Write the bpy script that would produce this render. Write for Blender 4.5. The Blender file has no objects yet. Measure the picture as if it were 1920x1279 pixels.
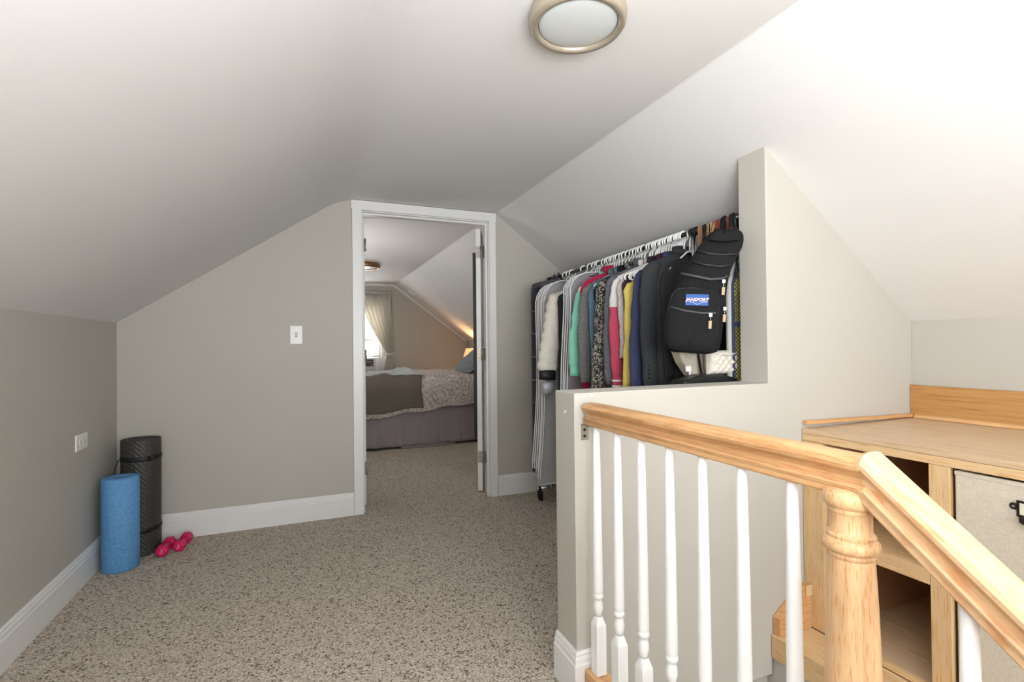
import bpy, math, random
from mathutils import Vector, Matrix
random.seed(7)
PI = math.pi
sc = bpy.context.scene
COL = sc.collection

# ---------------------------------------------------------------- camera, world, lights, exposure
YAW, PITCH, ROLL, FPX, CAMZ = 0.392075, 0.008178, -0.010484, 941.05, 1.10
cam_d = bpy.data.cameras.new('camera'); cam = bpy.data.objects.new('camera', cam_d); COL.objects.link(cam)
fwd = Vector((math.sin(YAW)*math.cos(PITCH), math.cos(YAW)*math.cos(PITCH), math.sin(PITCH)))
rgt = Vector((math.cos(YAW), -math.sin(YAW), 0)); upv = rgt.cross(fwd)
r2 = math.cos(ROLL)*rgt + math.sin(ROLL)*upv; u2 = -math.sin(ROLL)*rgt + math.cos(ROLL)*upv
M = Matrix((r2, u2, -fwd)).transposed().to_4x4(); M.translation = Vector((0, 0, CAMZ)); cam.matrix_world = M
cam_d.sensor_width = 36; cam_d.lens = 36*FPX/1920; cam_d.clip_start = 0.05
sc.camera = cam
W = bpy.data.worlds.new('world'); sc.world = W; W.use_nodes = True
bg = W.node_tree.nodes['Background']; bg.inputs[0].default_value = (0.90, 0.95, 1.0, 1); bg.inputs[1].default_value = 1.6
sc.view_settings.view_transform = 'Standard'; sc.view_settings.look = 'None'; sc.view_settings.gamma = 1
sc.view_settings.exposure = 0.0; sc.view_settings.use_curve_mapping = False

def area(name, loc, target, size, power, color=(1, 1, 1)):
    d = bpy.data.lights.new(name, 'AREA'); d.shape = 'RECTANGLE'; d.size, d.size_y = size; d.energy = power; d.color = color
    o = bpy.data.objects.new(name, d); COL.objects.link(o); o.location = loc
    o.rotation_euler = (Vector(target)-Vector(loc)).to_track_quat('-Z', 'Y').to_euler(); return o
# daylight for an invented, unseen window behind the camera, and the photographer's flash bounced off the ceiling
area('daylight_invented_window', (0.9, -2.42, 1.15), (0.9, 0, 1.10), (1.5, 1.2), 56, (0.93, 0.97, 1.0))
area('bounce_flash', (0.10, -0.60, 1.15), (0.25, -0.30, 2.1), (0.9, 0.9), 84, (0.96, 0.985, 1.0))
area('daylight_bedroom_window', (0.75, 8.25, 1.35), (0.75, 5.0, 0.9), (0.7, 0.85), 150, (0.97, 0.985, 1.0))
area('bedroom_fill_light', (-0.15, 4.6, 1.05), (0.15, 4.9, 2.1), (0.5, 0.5), 13, (1.0, 0.96, 0.90))  # fill light added out of view to brighten the bedroom

# ---------------------------------------------------------------- room measures (metres)
XL, XR = -0.973, 2.480
YF, YH = 3.446, 1.376            # hall end wall, face of the half wall
ZKL, ZKR = 1.2485, 1.1885        # knee wall heights
C1, C2, ZC = 0.233, 1.304, 2.0684
YB, Y0 = 7.98, -2.30             # bedroom end wall, wall behind the camera
ZH, X1, X2, TW = 0.947, 0.777, 1.609, 0.129
SR = (ZC-ZKR)/(XR-C2); SL = (ZC-ZKL)/(C1-XL)

# ---------------------------------------------------------------- materials
def new_mat(name):
    m = bpy.data.materials.new(name); m.use_nodes = True
    return m, m.node_tree, m.node_tree.nodes['Principled BSDF']
def srgb(c):
    return tuple(((v/255)/12.92 if v/255 <= .04045 else ((v/255+.055)/1.055)**2.4) for v in c)+(1,)
def nd(nt, t, **kw):
    n = nt.nodes.new(t)
    for k, v in kw.items(): setattr(n, k, v)
    return n
def coords(nt, scale=(1, 1, 1), rot=(0, 0, 0)):
    tc = nd(nt, 'ShaderNodeTexCoord'); mp = nd(nt, 'ShaderNodeMapping')
    nt.links.new(tc.outputs['Object'], mp.inputs[0]); mp.inputs['Scale'].default_value = scale; mp.inputs['Rotation'].default_value = rot
    return mp.outputs[0]
def ramp(nt, fac, stops):
    r = nd(nt, 'ShaderNodeValToRGB'); nt.links.new(fac, r.inputs[0]); e = r.color_ramp.elements
    while len(e) < len(stops): e.new(0.5)
    for k, (p, c) in enumerate(stops): e[k].position = p; e[k].color = c
    return r.outputs[0]
def bump(nt, b, h, strength, dist=.002):
    bn = nd(nt, 'ShaderNodeBump'); bn.inputs['Strength'].default_value = strength; bn.inputs['Distance'].default_value = dist
    nt.links.new(h, bn.inputs['Height']); nt.links.new(bn.outputs[0], b.inputs['Normal'])
def mul(c, f): return tuple(min(1, v*f) for v in c[:3])+(1,)
def flat(name, rgb, rough=.6, noise=0.0, nscale=40, bmp=0.0, bscale=300, metal=0, spec=.4, scale=(1, 1, 1), bdist=.002, sheen=0):
    m, nt, b = new_mat(name); c = srgb(rgb)
    b.inputs['Roughness'].default_value = rough; b.inputs['Metallic'].default_value = metal
    b.inputs['Specular IOR Level'].default_value = spec
    if sheen: b.inputs['Sheen Weight'].default_value = sheen
    v = coords(nt, scale)
    n = nd(nt, 'ShaderNodeTexNoise'); n.inputs['Scale'].default_value = nscale; n.inputs['Detail'].default_value = 4; nt.links.new(v, n.inputs[0])
    nt.links.new(ramp(nt, n.outputs[0], [(.3, mul(c, 1-noise)), (.7, mul(c, 1+noise))]), b.inputs['Base Color'])
    if bmp:
        n2 = nd(nt, 'ShaderNodeTexNoise'); n2.inputs['Scale'].default_value = bscale; n2.inputs['Detail'].default_value = 3; nt.links.new(v, n2.inputs[0])
        bump(nt, b, n2.outputs[0], bmp, bdist)
    return m
def wood(name, rgb, dark, scale=(60, 60, 3), fleck=(300, 300, 25), rough=.42, amt=.6, rot=(0, 0, 0)):
    m, nt, b = new_mat(name); v = coords(nt, scale, rot)
    n = nd(nt, 'ShaderNodeTexNoise'); n.inputs['Scale'].default_value = 1; n.inputs['Detail'].default_value = 5; n.inputs['Roughness'].default_value = .6
    n.inputs['Distortion'].default_value = .6; nt.links.new(v, n.inputs[0])
    A, B = srgb(rgb), srgb(dark)
    mid = tuple(A[i]*(1-amt)+B[i]*amt for i in range(3))+(1,)
    c1 = ramp(nt, n.outputs[0], [(.3, mid), (.5, A), (.75, mul(A, 1.06))])
    v2 = coords(nt, fleck, rot); f = nd(nt, 'ShaderNodeTexNoise'); f.inputs['Scale'].default_value = 1; f.inputs['Detail'].default_value = 2; nt.links.new(v2, f.inputs[0])
    mx = nd(nt, 'ShaderNodeMix', data_type='RGBA', blend_type='MULTIPLY'); mx.inputs[0].default_value = .55
    nt.links.new(c1, mx.inputs[6]); nt.links.new(ramp(nt, f.outputs[0], [(.33, mul(B, 1/max(B[0], .01)*.8)), (.48, (1, 1, 1, 1))]), mx.inputs[7])
    nt.links.new(mx.outputs[2], b.inputs['Base Color']); b.inputs['Roughness'].default_value = rough; b.inputs['Specular IOR Level'].default_value = .35
    bump(nt, b, n.outputs[0], .08, .001)
    return m

def wall_mat(name, rgb):
    m, nt, b = new_mat(name); c = srgb(rgb); v = coords(nt)
    n = nd(nt, 'ShaderNodeTexNoise'); n.inputs['Scale'].default_value = 1.6; n.inputs['Detail'].default_value = 3; nt.links.new(v, n.inputs[0])
    nt.links.new(ramp(nt, n.outputs[0], [(.3, mul(c, .985)), (.7, mul(c, 1.015))]), b.inputs['Base Color'])
    n2 = nd(nt, 'ShaderNodeTexNoise'); n2.inputs['Scale'].default_value = 160; n2.inputs['Detail'].default_value = 3; nt.links.new(v, n2.inputs[0])
    bump(nt, b, n2.outputs[0], .10, .001); b.inputs['Roughness'].default_value = .62; b.inputs['Specular IOR Level'].default_value = .3
    return m
MW = wall_mat('greige_paint', (188, 184, 175))
MC = wall_mat('ceiling_paint', (226, 225, 224))
MT = flat('white_gloss_trim', (232, 231, 229), rough=.32, noise=.01, nscale=8, bmp=.04, bscale=60)
MBAL = flat('baluster_white', (244, 244, 244), rough=.3, noise=.01, nscale=30)
def carpet_mat():
    m, nt, b = new_mat('berber_carpet'); v = coords(nt)
    nz = nd(nt, 'ShaderNodeTexNoise'); nz.inputs['Scale'].default_value = 60; nt.links.new(v, nz.inputs[0])
    add = nd(nt, 'ShaderNodeVectorMath', operation='MULTIPLY_ADD'); nt.links.new(nz.outputs['Color'], add.inputs[0])
    add.inputs[1].default_value = (.006, .006, .0); nt.links.new(v, add.inputs[2])
    vo = nd(nt, 'ShaderNodeTexVoronoi'); vo.inputs['Scale'].default_value = 155; nt.links.new(add.outputs[0], vo.inputs['Vector'])
    sp = nd(nt, 'ShaderNodeSeparateColor'); nt.links.new(vo.outputs['Color'], sp.inputs[0])
    c = ramp(nt, sp.outputs[0], [(0, srgb((118, 106, 94))), (.08, srgb((140, 126, 112))), (.14, srgb((196, 184, 168))), (.6, srgb((212, 201, 186))), (1, srgb((228, 219, 206)))])
    mx = nd(nt, 'ShaderNodeMix', data_type='RGBA', blend_type='MULTIPLY'); mx.inputs[0].default_value = .8
    nt.links.new(c, mx.inputs[6])
    mm = nd(nt, 'ShaderNodeMath', operation='MULTIPLY'); nt.links.new(vo.outputs['Distance'], mm.inputs[0]); mm.inputs[1].default_value = 1.0
    nt.links.new(ramp(nt, mm.outputs[0], [(.3, (1, 1, 1, 1)), (.85, (.50, .47, .44, 1))]), mx.inputs[7])
    nt.links.new(mx.outputs[2], b.inputs['Base Color']); b.inputs['Roughness'].default_value = .95; b.inputs['Specular IOR Level'].default_value = .1
    iv = nd(nt, 'ShaderNodeMath', operation='SUBTRACT'); iv.inputs[0].default_value = 1; nt.links.new(mm.outputs[0], iv.inputs[1])
    bump(nt, b, iv.outputs[0], .7, .005)
    return m
MCAR = carpet_mat()
OAK = wood('oak_rail', (214, 170, 122), (168, 118, 72), scale=(45, 3, 45), fleck=(420, 22, 420))
OAKV = wood('oak_newel', (220, 182, 138), (176, 128, 84), scale=(40, 40, 3), fleck=(380, 380, 30))
CABY = wood('maple_long', (216, 184, 140), (190, 150, 104), scale=(30, 2.2, 30), fleck=(200, 12, 200), amt=.35)
CABZ = wood('maple_upright', (214, 182, 138), (186, 146, 100), scale=(30, 30, 2.2), fleck=(200, 200, 12), amt=.35)
CABTOP = wood('counter_top', (206, 180, 148), (182, 152, 116), scale=(26, 2, 26), fleck=(180, 8, 180), amt=.4)
OAKB = wood('oak_backsplash', (188, 144, 90), (160, 116, 66), scale=(60, 2, 90), fleck=(260, 6, 300), amt=.45)
OAKX = wood('oak_strip', (210, 162, 112), (176, 126, 80), scale=(3, 50, 50), fleck=(12, 260, 260), amt=.45)
CHIP = flat('particle_board', (188, 146, 108), rough=.8, noise=.16, nscale=220, bmp=.1)
MET = flat('brushed_nickel', (176, 170, 160), rough=.35, metal=.85, noise=.05)
CHROME = flat('chrome', (215, 215, 215), rough=.12, metal=1)
BLKM = flat('black_metal', (34, 33, 33), rough=.4, metal=.3, noise=.1)
BRASS = flat('aged_brass', (150, 112, 78), rough=.28, metal=.9, noise=.1)
PLW = flat('white_plastic', (236, 235, 232), rough=.35)
PLH = flat('hanger_plastic', (244, 244, 243), rough=.35, noise=.02)
DARK = flat('dark_slot', (60, 56, 50), rough=.6)
BLKP = flat('black_rubber', (22, 22, 22), rough=.5)

# ---------------------------------------------------------------- mesh helpers
class MB:
    def __init__(s): s.v = []; s.f = []; s.sm = []
    def add(s, v, f, smooth=False):
        n = len(s.v); s.v += [tuple(a) for a in v]; s.f += [tuple(i+n for i in q) for q in f]; s.sm += [smooth]*len(f); return s
    def box(s, a, b):
        x0, y0, z0 = [min(a[i], b[i]) for i in range(3)]; x1, y1, z1 = [max(a[i], b[i]) for i in range(3)]
        return s.add([(x0, y0, z0), (x1, y0, z0), (x1, y1, z0), (x0, y1, z0), (x0, y0, z1), (x1, y0, z1), (x1, y1, z1), (x0, y1, z1)],
                     [(0, 3, 2, 1), (4, 5, 6, 7), (0, 1, 5, 4), (1, 2, 6, 5), (2, 3, 7, 6), (3, 0, 4, 7)])
    def prism(s, poly, axis, t0, t1, smooth=False):
        # poly: 2D points in the plane across the axis: axis 'y' -> (x,z); 'x' -> (y,z); 'z' -> (x,y)
        def P(a, b, t): return {'y': (a, t, b), 'x': (t, a, b), 'z': (a, b, t)}[axis]
        n = len(poly); v = [P(a, b, t0) for a, b in poly]+[P(a, b, t1) for a, b in poly]
        area2 = sum(poly[i][0]*poly[(i+1) % n][1]-poly[(i+1) % n][0]*poly[i][1] for i in range(n))
        flip = (area2 > 0) == (axis == 'y')
        if t1 < t0: flip = not flip
        sides = [(i, (i+1) % n, (i+1) % n+n, i+n) for i in range(n)]
        caps = [tuple(range(n-1, -1, -1)), tuple(range(n, 2*n))]
        if flip: sides = [q[::-1] for q in sides]; caps = [q[::-1] for q in caps]
        s.add(v, sides, smooth); k = len(s.v)-2*n
        s.f += [tuple(i+k for i in c) for c in caps]; s.sm += [False, False]; return s
    def lathe(s, prof, c=(0, 0, 0), n=24, axis='z', smooth=True, caps=True):
        v = []; f = []
        for r, h in prof:
            for i in range(n):
                a = 2*PI*i/n; x, y = r*math.cos(a), r*math.sin(a)
                v.append({'z': (c[0]+x, c[1]+y, c[2]+h), 'y': (c[0]+x, c[1]+h, c[2]+y), 'x': (c[0]+h, c[1]+x, c[2]+y)}[axis])
        for j in range(len(prof)-1):
            for i in range(n):
                q = (j*n+i, j*n+(i+1) % n, (j+1)*n+(i+1) % n, (j+1)*n+i); f.append(q)
        if caps: f.append(tuple(range(n-1, -1, -1))); f.append(tuple(range((len(prof)-1)*n, len(prof)*n)))
        s.add(v, f, smooth)
        if caps: s.sm[-1] = s.sm[-2] = False
        return s
    def tube(s, pts, r, n=8, ry=None, closed=False, smooth=True, up=None):
        # swept tube; r may be a list; ry gives an elliptical second radius
        pts = [Vector(p) for p in pts]; m = len(pts); v = []; f = []
        prev = None
        for k, p in enumerate(pts):
            a = pts[(k-1) % m] if (closed or k > 0) else p; b = pts[(k+1) % m] if (closed or k < m-1) else p
            t = (b-a).normalized()
            if up is not None: u = Vector(up)
            elif prev is None: u = Vector((0, 0, 1)) if abs(t.z) < .9 else Vector((0, 1, 0))
            else: u = prev
            u = (u-t*u.dot(t)).normalized(); prev = u; w = t.cross(u)
            rr = r[k] if isinstance(r, (list, tuple)) else r
            r2_ = (ry[k] if isinstance(ry, (list, tuple)) else ry) if ry is not None else rr
            for i in range(n):
                an = 2*PI*i/n; v.append(p+w*rr*math.cos(an)+u*r2_*math.sin(an))
        for k in range(m if closed else m-1):
            for i in range(n):
                k2 = (k+1) % m; f.append((k*n+i, k*n+(i+1) % n, k2*n+(i+1) % n, k2*n+i))
        if not closed: f.append(tuple(range(n-1, -1, -1))); f.append(tuple(range((m-1)*n, m*n)))
        return s.add(v, f, smooth)
    def grid(s, fn, nu, nv, closed_u=False, smooth=True):
        v = [fn(i/(nu if closed_u else nu-1), j/(nv-1)) for j in range(nv) for i in range(nu)]
        f = []
        for j in range(nv-1):
            for i in range(nu if closed_u else nu-1):
                i2 = (i+1) % nu; f.append((j*nu+i, j*nu+i2, (j+1)*nu+i2, (j+1)*nu+i))
        return s.add(v, f, smooth)
def link(name, mb, mat, parent=None, world=True, bevel=0, sub=0, solid=0, fix=True, segs=2):
    me = bpy.data.meshes.new(name); v = mb.v
    if parent is not None and world:
        off = Vector((0, 0, 0)); p = parent
        while p is not None: off += p.location; p = p.parent
        v = [tuple(Vector(a)-off) for a in v]
    me.from_pydata(v, [], mb.f); me.polygons.foreach_set('use_smooth', mb.sm)
    if fix:
        import bmesh
        bm = bmesh.new(); bm.from_mesh(me); bmesh.ops.recalc_face_normals(bm, faces=bm.faces); bm.to_mesh(me); bm.free()
    me.materials.append(mat); me.update()
    o = bpy.data.objects.new(name, me); COL.objects.link(o)
    if parent is not None: o.parent = parent
    if bevel:
        b = o.modifiers.new('bevel', 'BEVEL'); b.width = bevel; b.segments = segs; b.limit_method = 'ANGLE'; b.angle_limit = math.radians(40)
    if solid:
        b = o.modifiers.new('solid', 'SOLIDIFY'); b.thickness = solid; b.offset = 0
    if sub:
        b = o.modifiers.new('sub', 'SUBSURF'); b.levels = b.render_levels = sub
    return o
def tag(o, label, cat, group=None, kind=None):
    o['label'] = label; o['category'] = cat
    if group: o['group'] = group
    if kind: o['kind'] = kind
    return o
def thing(name, label, cat, loc=(0, 0, 0), rot=(0, 0, 0), group=None):
    o = bpy.data.objects.new(name, None); COL.objects.link(o); o.location = loc; o.rotation_euler = rot; o.empty_display_size = .05
    return tag(o, label, cat, group)
def struct(name, mb, mat, parent=None, label=None, **k):
    o = link(name, mb, mat, parent, **k)
    if parent is None: o['kind'] = 'structure'
    if label: o['label'] = label
    return o
def sgroup(name, label=None):
    o = bpy.data.objects.new(name, None); COL.objects.link(o); o['kind'] = 'structure'
    if label: o['label'] = label
    return o
def text_mesh(name, body, size, mat, parent, loc, rot, shear=0, extrude=.0004, offset=0.0, bold=False):
    cu = bpy.data.curves.new(name, 'FONT'); cu.body = body; cu.size = size; cu.extrude = extrude; cu.shear = shear
    cu.align_x = 'CENTER'; cu.align_y = 'CENTER'; cu.offset = offset
    t = bpy.data.objects.new(name+'_curve', cu); COL.objects.link(t)
    dg = bpy.context.evaluated_depsgraph_get(); me = bpy.data.meshes.new_from_object(t.evaluated_get(dg))
    bpy.data.objects.remove(t); me.materials.clear(); me.materials.append(mat)
    o = bpy.data.objects.new(name, me); COL.objects.link(o); o.parent = parent; o.location = loc; o.rotation_euler = rot; return o

# ---------------------------------------------------------------- room shell
def zceil(x):
    if x < C1: return ZC-(C1-x)*SL
    if x > C2: return ZC-(x-C2)*SR
    return ZC
prof = [(XL-.15, ZKL-.15*SL)]
k = .10                                             # softened plaster crease on the left
for i in range(11):
    t = i/10; a = Vector((C1-k, ZC-k*SL)); b = Vector((C1, ZC)); c = Vector((C1+k, ZC))
    p = a*(1-t)**2+b*2*t*(1-t)+c*t*t; prof.append((p.x, p.y))
prof += [(C2-.004, ZC), (C2+.003, ZC-.003), (XR+.15, ZKR-.15*SR)]
outer = [(XR+.15, ZC+.25), (XL-.15, ZC+.25)]
m = MB(); m.prism(prof+outer, 'y', Y0-.1, YB+.1, smooth=False)
n_ = len(prof+outer)
for i in range(0, 12): m.sm[i] = False
struct('ceiling', m, MC, label='white plaster attic ceiling with two slopes and a flat middle')
# floors (the stairwell is left open)
def box(a, b): return MB().box(a, b)
SX0, SX1 = 0.865, 1.61
m = box((XL, Y0, -.2), (SX0, YH, 0)); m.box((XL, YH, -.2), (SX0, YF+.06, 0)); m.box((SX0, YH+.065, -.2), (XR, YF+.06, 0))
m.box((XL-.1, YF+.06, -.2), (XR+.1, YB, 0))
struct('floor', m, MCAR, label='beige looped carpet with dark flecks')
struct('wall_left', MB().box((XL-.1, Y0, -.2), (XL, YB, ZKL+.02)), MW)
struct('wall_right', MB().box((XR, Y0, -.2), (XR+.1, YB, ZKR+.02)), MW)
# end wall of the hall with the door opening
DX0, DX1, DZ = 0.338, 1.262, 2.02
WT = .115
def zc2(x): return zceil(x)+.012
pl = [(XL, -.05), (DX0, -.05), (DX0, ZC+.01), (C1, ZC+.012), (XL, ZKL+.01)]
m = MB().prism(pl, 'y', YF, YF+WT)
m.prism([(DX1, -.05), (XR, -.05), (XR, ZKR+.01), (C2, ZC+.012), (DX1, ZC+.012)], 'y', YF, YF+WT)
m.prism([(DX0, DZ), (DX1, DZ), (DX1, ZC+.012), (DX0, ZC+.012)], 'y', YF, YF+WT)
struct('wall_far', m, MW)
# bedroom end wall with window opening
WX0, WX1, WZ0, WZ1 = 0.38, 1.10, 0.62, 1.74
full = lambda x0, x1, z0, z1: [(x0, z0), (x1, z0), (x1, z1), (x0, z1)]
m = MB()
m.prism([(XL, 0), (WX0, 0), (WX0, ZC+.01), (C1, ZC+.01), (XL, ZKL+.01)], 'y', YB, YB+.15)
m.prism([(WX1, 0), (XR, 0), (XR, ZKR+.01), (C2, ZC+.01), (WX1, ZC+.01)], 'y', YB, YB+.15)
m.prism(full(WX0, WX1, WZ1, ZC+.01), 'y', YB, YB+.15); m.prism(full(WX0, WX1, 0, WZ0), 'y', YB, YB+.15)
struct('wall_bedroom', m, MW)
# wall behind the camera with a window invented to let daylight in
HX0, HX1, HZ0, HZ1 = 0.1, 1.7, 0.5, 1.75
m = MB()
m.prism([(XL, -2.6), (HX0, -2.6), (HX0, zc2(HX0)), (XL, ZKL+.01)], 'y', Y0-.1, Y0)
m.prism([(HX1, -2.6), (XR, -2.6), (XR, ZKR+.01), (HX1, zc2(HX1))], 'y', Y0-.1, Y0)
m.prism([(HX0, HZ1), (HX1, HZ1), (HX1, zc2(HX1)), (C2, ZC+.01), (C1, ZC+.01), (HX0, zc2(HX0))], 'y', Y0-.1, Y0); m.prism(full(HX0, HX1, -2.6, HZ0), 'y', Y0-.1, Y0)
struct('wall_behind', m, MW)
m = MB()
for a, b in (((HX0-.07, HZ0-.07), (HX0, HZ1+.07)), ((HX1, HZ0-.07), (HX1+.07, HZ1+.07)), ((HX0, HZ1), (HX1, HZ1+.07)), ((HX0, HZ0-.07), (HX1, HZ0))):
    m.box((a[0], Y0, a[1]), (b[0], Y0+.018, b[1]))
m.box((.88, Y0-.06, HZ0), (.92, Y0-.02, HZ1)); m.box((HX0, Y0-.06, 1.10), (HX1, Y0-.02, 1.14))
struct('window_invented', m, MT)
# half wall / gable partition
zt = lambda x: ZC-(x-C2)*SR+.01
pl = [(X1, -.14), (SX1, -.14), (SX1, -.09), (XR, -.09), (XR, zt(XR)), (X2, zt(X2)), (X2, ZH), (X1, ZH)]
part_ = struct('wall_partition', MB().prism(pl, 'y', YH, YH+TW), MW, bevel=.003)
CHIPM = flat('bare_plaster', (246, 246, 244), rough=.7)
for (cx, cz, w) in ((.814, .936, .006), (.838, .937, .008)):
    m = MB(); m.add([(cx-w, YH-.0006, cz-.002), (cx, YH-.0006, cz-.004), (cx+w, YH-.0006, cz-.001), (cx+w*.4, YH-.0006, cz+.004), (cx-w*.5, YH-.0006, cz+.003)], [(0, 1, 2, 3, 4)])
    link('paint_chip', m, CHIPM, part_, fix=False)
m = MB(); m.add([(X1-.0006, YH+.05, .885), (X1-.0006, YH+.058, .89), (X1-.0006, YH+.07, .880), (X1-.0006, YH+.06, .878)], [(0, 1, 2, 3)]); link('paint_chip', m, CHIPM, part_, fix=False)
# stairwell below floor level
m = MB(); m.box((SX0, YH+.03, -2.6), (SX1+.2, YH+.06, -.0)); m.box((SX1+.006, -2.2, -2.6), (SX1+.05, YH+.03, -.121)); m.box((SX0-.1, Y0, -2.6), (SX0-.0, YH+.03, -.201))
m.box((SX0, -.9, -2.7), (SX1, -2.3, -2.6)); m.box((SX1+.0065, Y0, -.22), (XR+.05, YH+.06, -.0745))  # last box: unseen slab added to block a light leak under the cabinet
struct('wall_stairwell', m, MW)
for kx in range(10):
    z = -.20-.19*kx; y1 = .50-.24*(kx-1) if kx else YH+.03; y0 = .50-.24*kx
    struct('trim_%d' % (kx+20), MB().box((SX0, y0-.02, z-.04), (SX1, y1, z)).box((SX0, y0, z-.19), (SX1, y0+.02, z-.04)), MCAR, label='carpeted stair step going down the stairwell')

# baseboards : moulded profile (offset from wall, height)
BP = [(0, 0), (.016, 0), (.016, .108), (.013, .112), (.0125, .126), (.009, .133), (.009, .139), (.005, .146), (0, .146)]
def baseboard(name, p0, p1, nrm, parent=None, z0=0):
    # run from p0 to p1 (xy), profile grows along nrm
    v = []; n = len(BP)
    for p in (p0, p1):
        for d, z in BP: v.append((p[0]+nrm[0]*d, p[1]+nrm[1]*d, z0+z))
    f = [(i, (i+1) % n, (i+1) % n+n, i+n) for i in range(n)]+[tuple(range(n)), tuple(range(2*n-1, n-1, -1))]
    return struct(name, MB().add(v, f), MT, parent)
baseboard('baseboard_left', (XL, Y0), (XL, YF), (1, 0))
baseboard('baseboard_far', (XL+.0, YF), (.292, YF), (0, -1))
baseboard('baseboard_right', (1.300, YF), (XR, YF), (0, -1))
m = MB(); v = []
def mitre(cols):
    v = []; n = len(BP)
    for fn in cols: v += [fn(d, z) for d, z in BP]
    f = [(j*n+i, j*n+(i+1) % n, (j+1)*n+(i+1) % n, (j+1)*n+i) for j in range(len(cols)-1) for i in range(n)]
    f += [tuple(range(n)), tuple(range(len(cols)*n-1, (len(cols)-1)*n-1, -1))]
    return MB().add(v, f)
struct('baseboard_partition', mitre([lambda d, z: (X1-d, YH+TW, z), lambda d, z: (X1-d, YH-d, z), lambda d, z: (X1+.088, YH-d, z)]), MT)
baseboard('baseboard_bedroom', (XL, YB), (XR, YB), (0, -1))
baseboard('baseboard_knee', (XR, YH+TW), (XR, YF), (-1, 0))

# ---------------------------------------------------------------- door frame and door leaves
fr = sgroup('trim_1', 'white painted door frame reaching the ceiling')
CT = .018
def cas(x0, x1, z0, z1, nm='casing'): return struct(nm, MB().box((x0, YF-CT, z0), (x1, YF, z1)), MT, fr, bevel=.002)
cas(.293, .353, 0, ZC-.060); cas(1.247, 1.297, 0, ZC-.060); cas(.287, 1.302, 2.004, ZC-.003, 'head_casing')
JT = .018
struct('jamb', MB().box((DX0, YF-.001, 0), (DX0+JT, YF+WT, 2.004)), MT, fr); struct('jamb', MB().box((DX1-JT, YF-.001, 0), (DX1, YF+WT, 2.004)), MT, fr)
struct('head_jamb', MB().box((DX0, YF-.001, 1.998), (DX1, YF+WT, 2.019)), MT, fr)
struct('door_stop', MB().box((DX0+JT, YF+.03, 1.986), (DX1-JT, YF+.055, 1.998)), MT, fr, bevel=.001)
struct('door_stop', MB().box((DX1-JT-.011, YF+.03, 0), (DX1-JT, YF+.055, 1.986)), MT, fr, bevel=.001)
struct('door_stop', MB().box((DX0+JT, YF+.03, 0), (DX0+JT+.010, YF+.055, 1.986)), MT, fr, bevel=.001)
for (x0, x1, n) in ((.287, .353, 0), (1.247, 1.302, 0)):
    struct('casing', MB().box((x0, YF+WT, 0), (x1, YF+WT+CT, 2.05)), MT, fr, bevel=.002)
struct('head_casing', MB().box((.287, YF+WT, 1.998), (1.302, YF+WT+CT, 2.05)), MT, fr, bevel=.002)

def leaf(name, hinge, ang, sgn, label, zs):
    # local: leaf runs along +x from the hinge edge at x=0, thickness along y (toward sgn)
    o = bpy.data.objects.new(name, None); COL.objects.link(o); o['kind'] = 'structure'; o['label'] = label
    o.location = (hinge[0], hinge[1], 0); o.rotation_euler = (0, 0, ang)
    T = .036*sgn
    link('leaf', MB().box((0, 0, .012), (.440, T, 1.975)), MT, o, world=False, bevel=.002)
    for zz in ((.16, .78), (.90, 1.30), (1.42, 1.86)):
        for side in (-.0015*sgn, T+.0015*sgn):
            mm = MB(); mm.box((.09, side-.002, zz[0]), (.35, side+.002, zz[1])); mm.box((.115, side-.004, zz[0]+.025), (.325, side+.004, zz[1]-.025)); link('panel', mm, MT, o, world=False, bevel=.0015)
    for z in zs:
        h = link('hinge', MB().box((-.0022, .004*sgn, z-.044), (0, T*.92, z+.044)), MET, o, world=False, bevel=.001, segs=1)
        mm = MB(); mm.lathe([(.0058, -.046), (.0058, .046)], c=(-.005, -.003*sgn, z), n=10)
        link('hinge_barrel', mm, MET, o, world=False)
        mm = MB()
        for q in (-.028, 0, .028): mm.lathe([(.0032, -.0034), (.0032, -.0022)], c=(0, T*.5, z+q), n=8, axis='x')
        link('screw', mm, BLKM, h, world=False)
    return o
hz = (.265, 1.035, 1.80)
dl = leaf('door_1', (.388, YF+WT+.022), math.radians(97), 1, 'left white door leaf folded back into the bedroom', hz)
dr = leaf('door_2', (1.226, YF+WT+.006), math.radians(66), 1, 'right white door leaf swung into the bedroom', hz)
# hinge leaves let into the right jamb
for z in hz:
    struct('hinge_plate', MB().box((DX1-JT-.002, YF+WT-.034, z-.044), (DX1-JT, YF+WT-.002, z+.044)), MET, fr, bevel=.001, segs=1)
    struct('hinge_plate', MB().box((DX0+JT, YF+WT-.034, z-.044), (DX0+JT+.002, YF+WT-.002, z+.044)), MET, fr, bevel=.001, segs=1)
# mirror on the right leaf
t = thing('door_mirror', 'tall narrow black-framed mirror hung on the right door leaf', 'mirror', dr.location, dr.rotation_euler)
yy = .0362
MIR = flat('mirror_glass', (200, 205, 205), rough=.03, metal=1)
m = MB()
for a, b in (((.02, .40), (.045, 1.80)), ((.375, .40), (.40, 1.80)), ((.045, 1.775), (.375, 1.80)), ((.045, .40), (.375, .425))): m.box((a[0], yy+.0035, a[1]), (b[0], yy+.026, b[1]))
link('frame', m, BLKM, t, world=False, bevel=.002); link('glass', MB().box((.045, yy+.004, .425), (.375, yy+.012, 1.775)), MIR, t, world=False)
link('hook', MB().box((.20, yy-.001, 1.80), (.22, yy+.006, 1.83)), BLKM, t, world=False)

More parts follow.
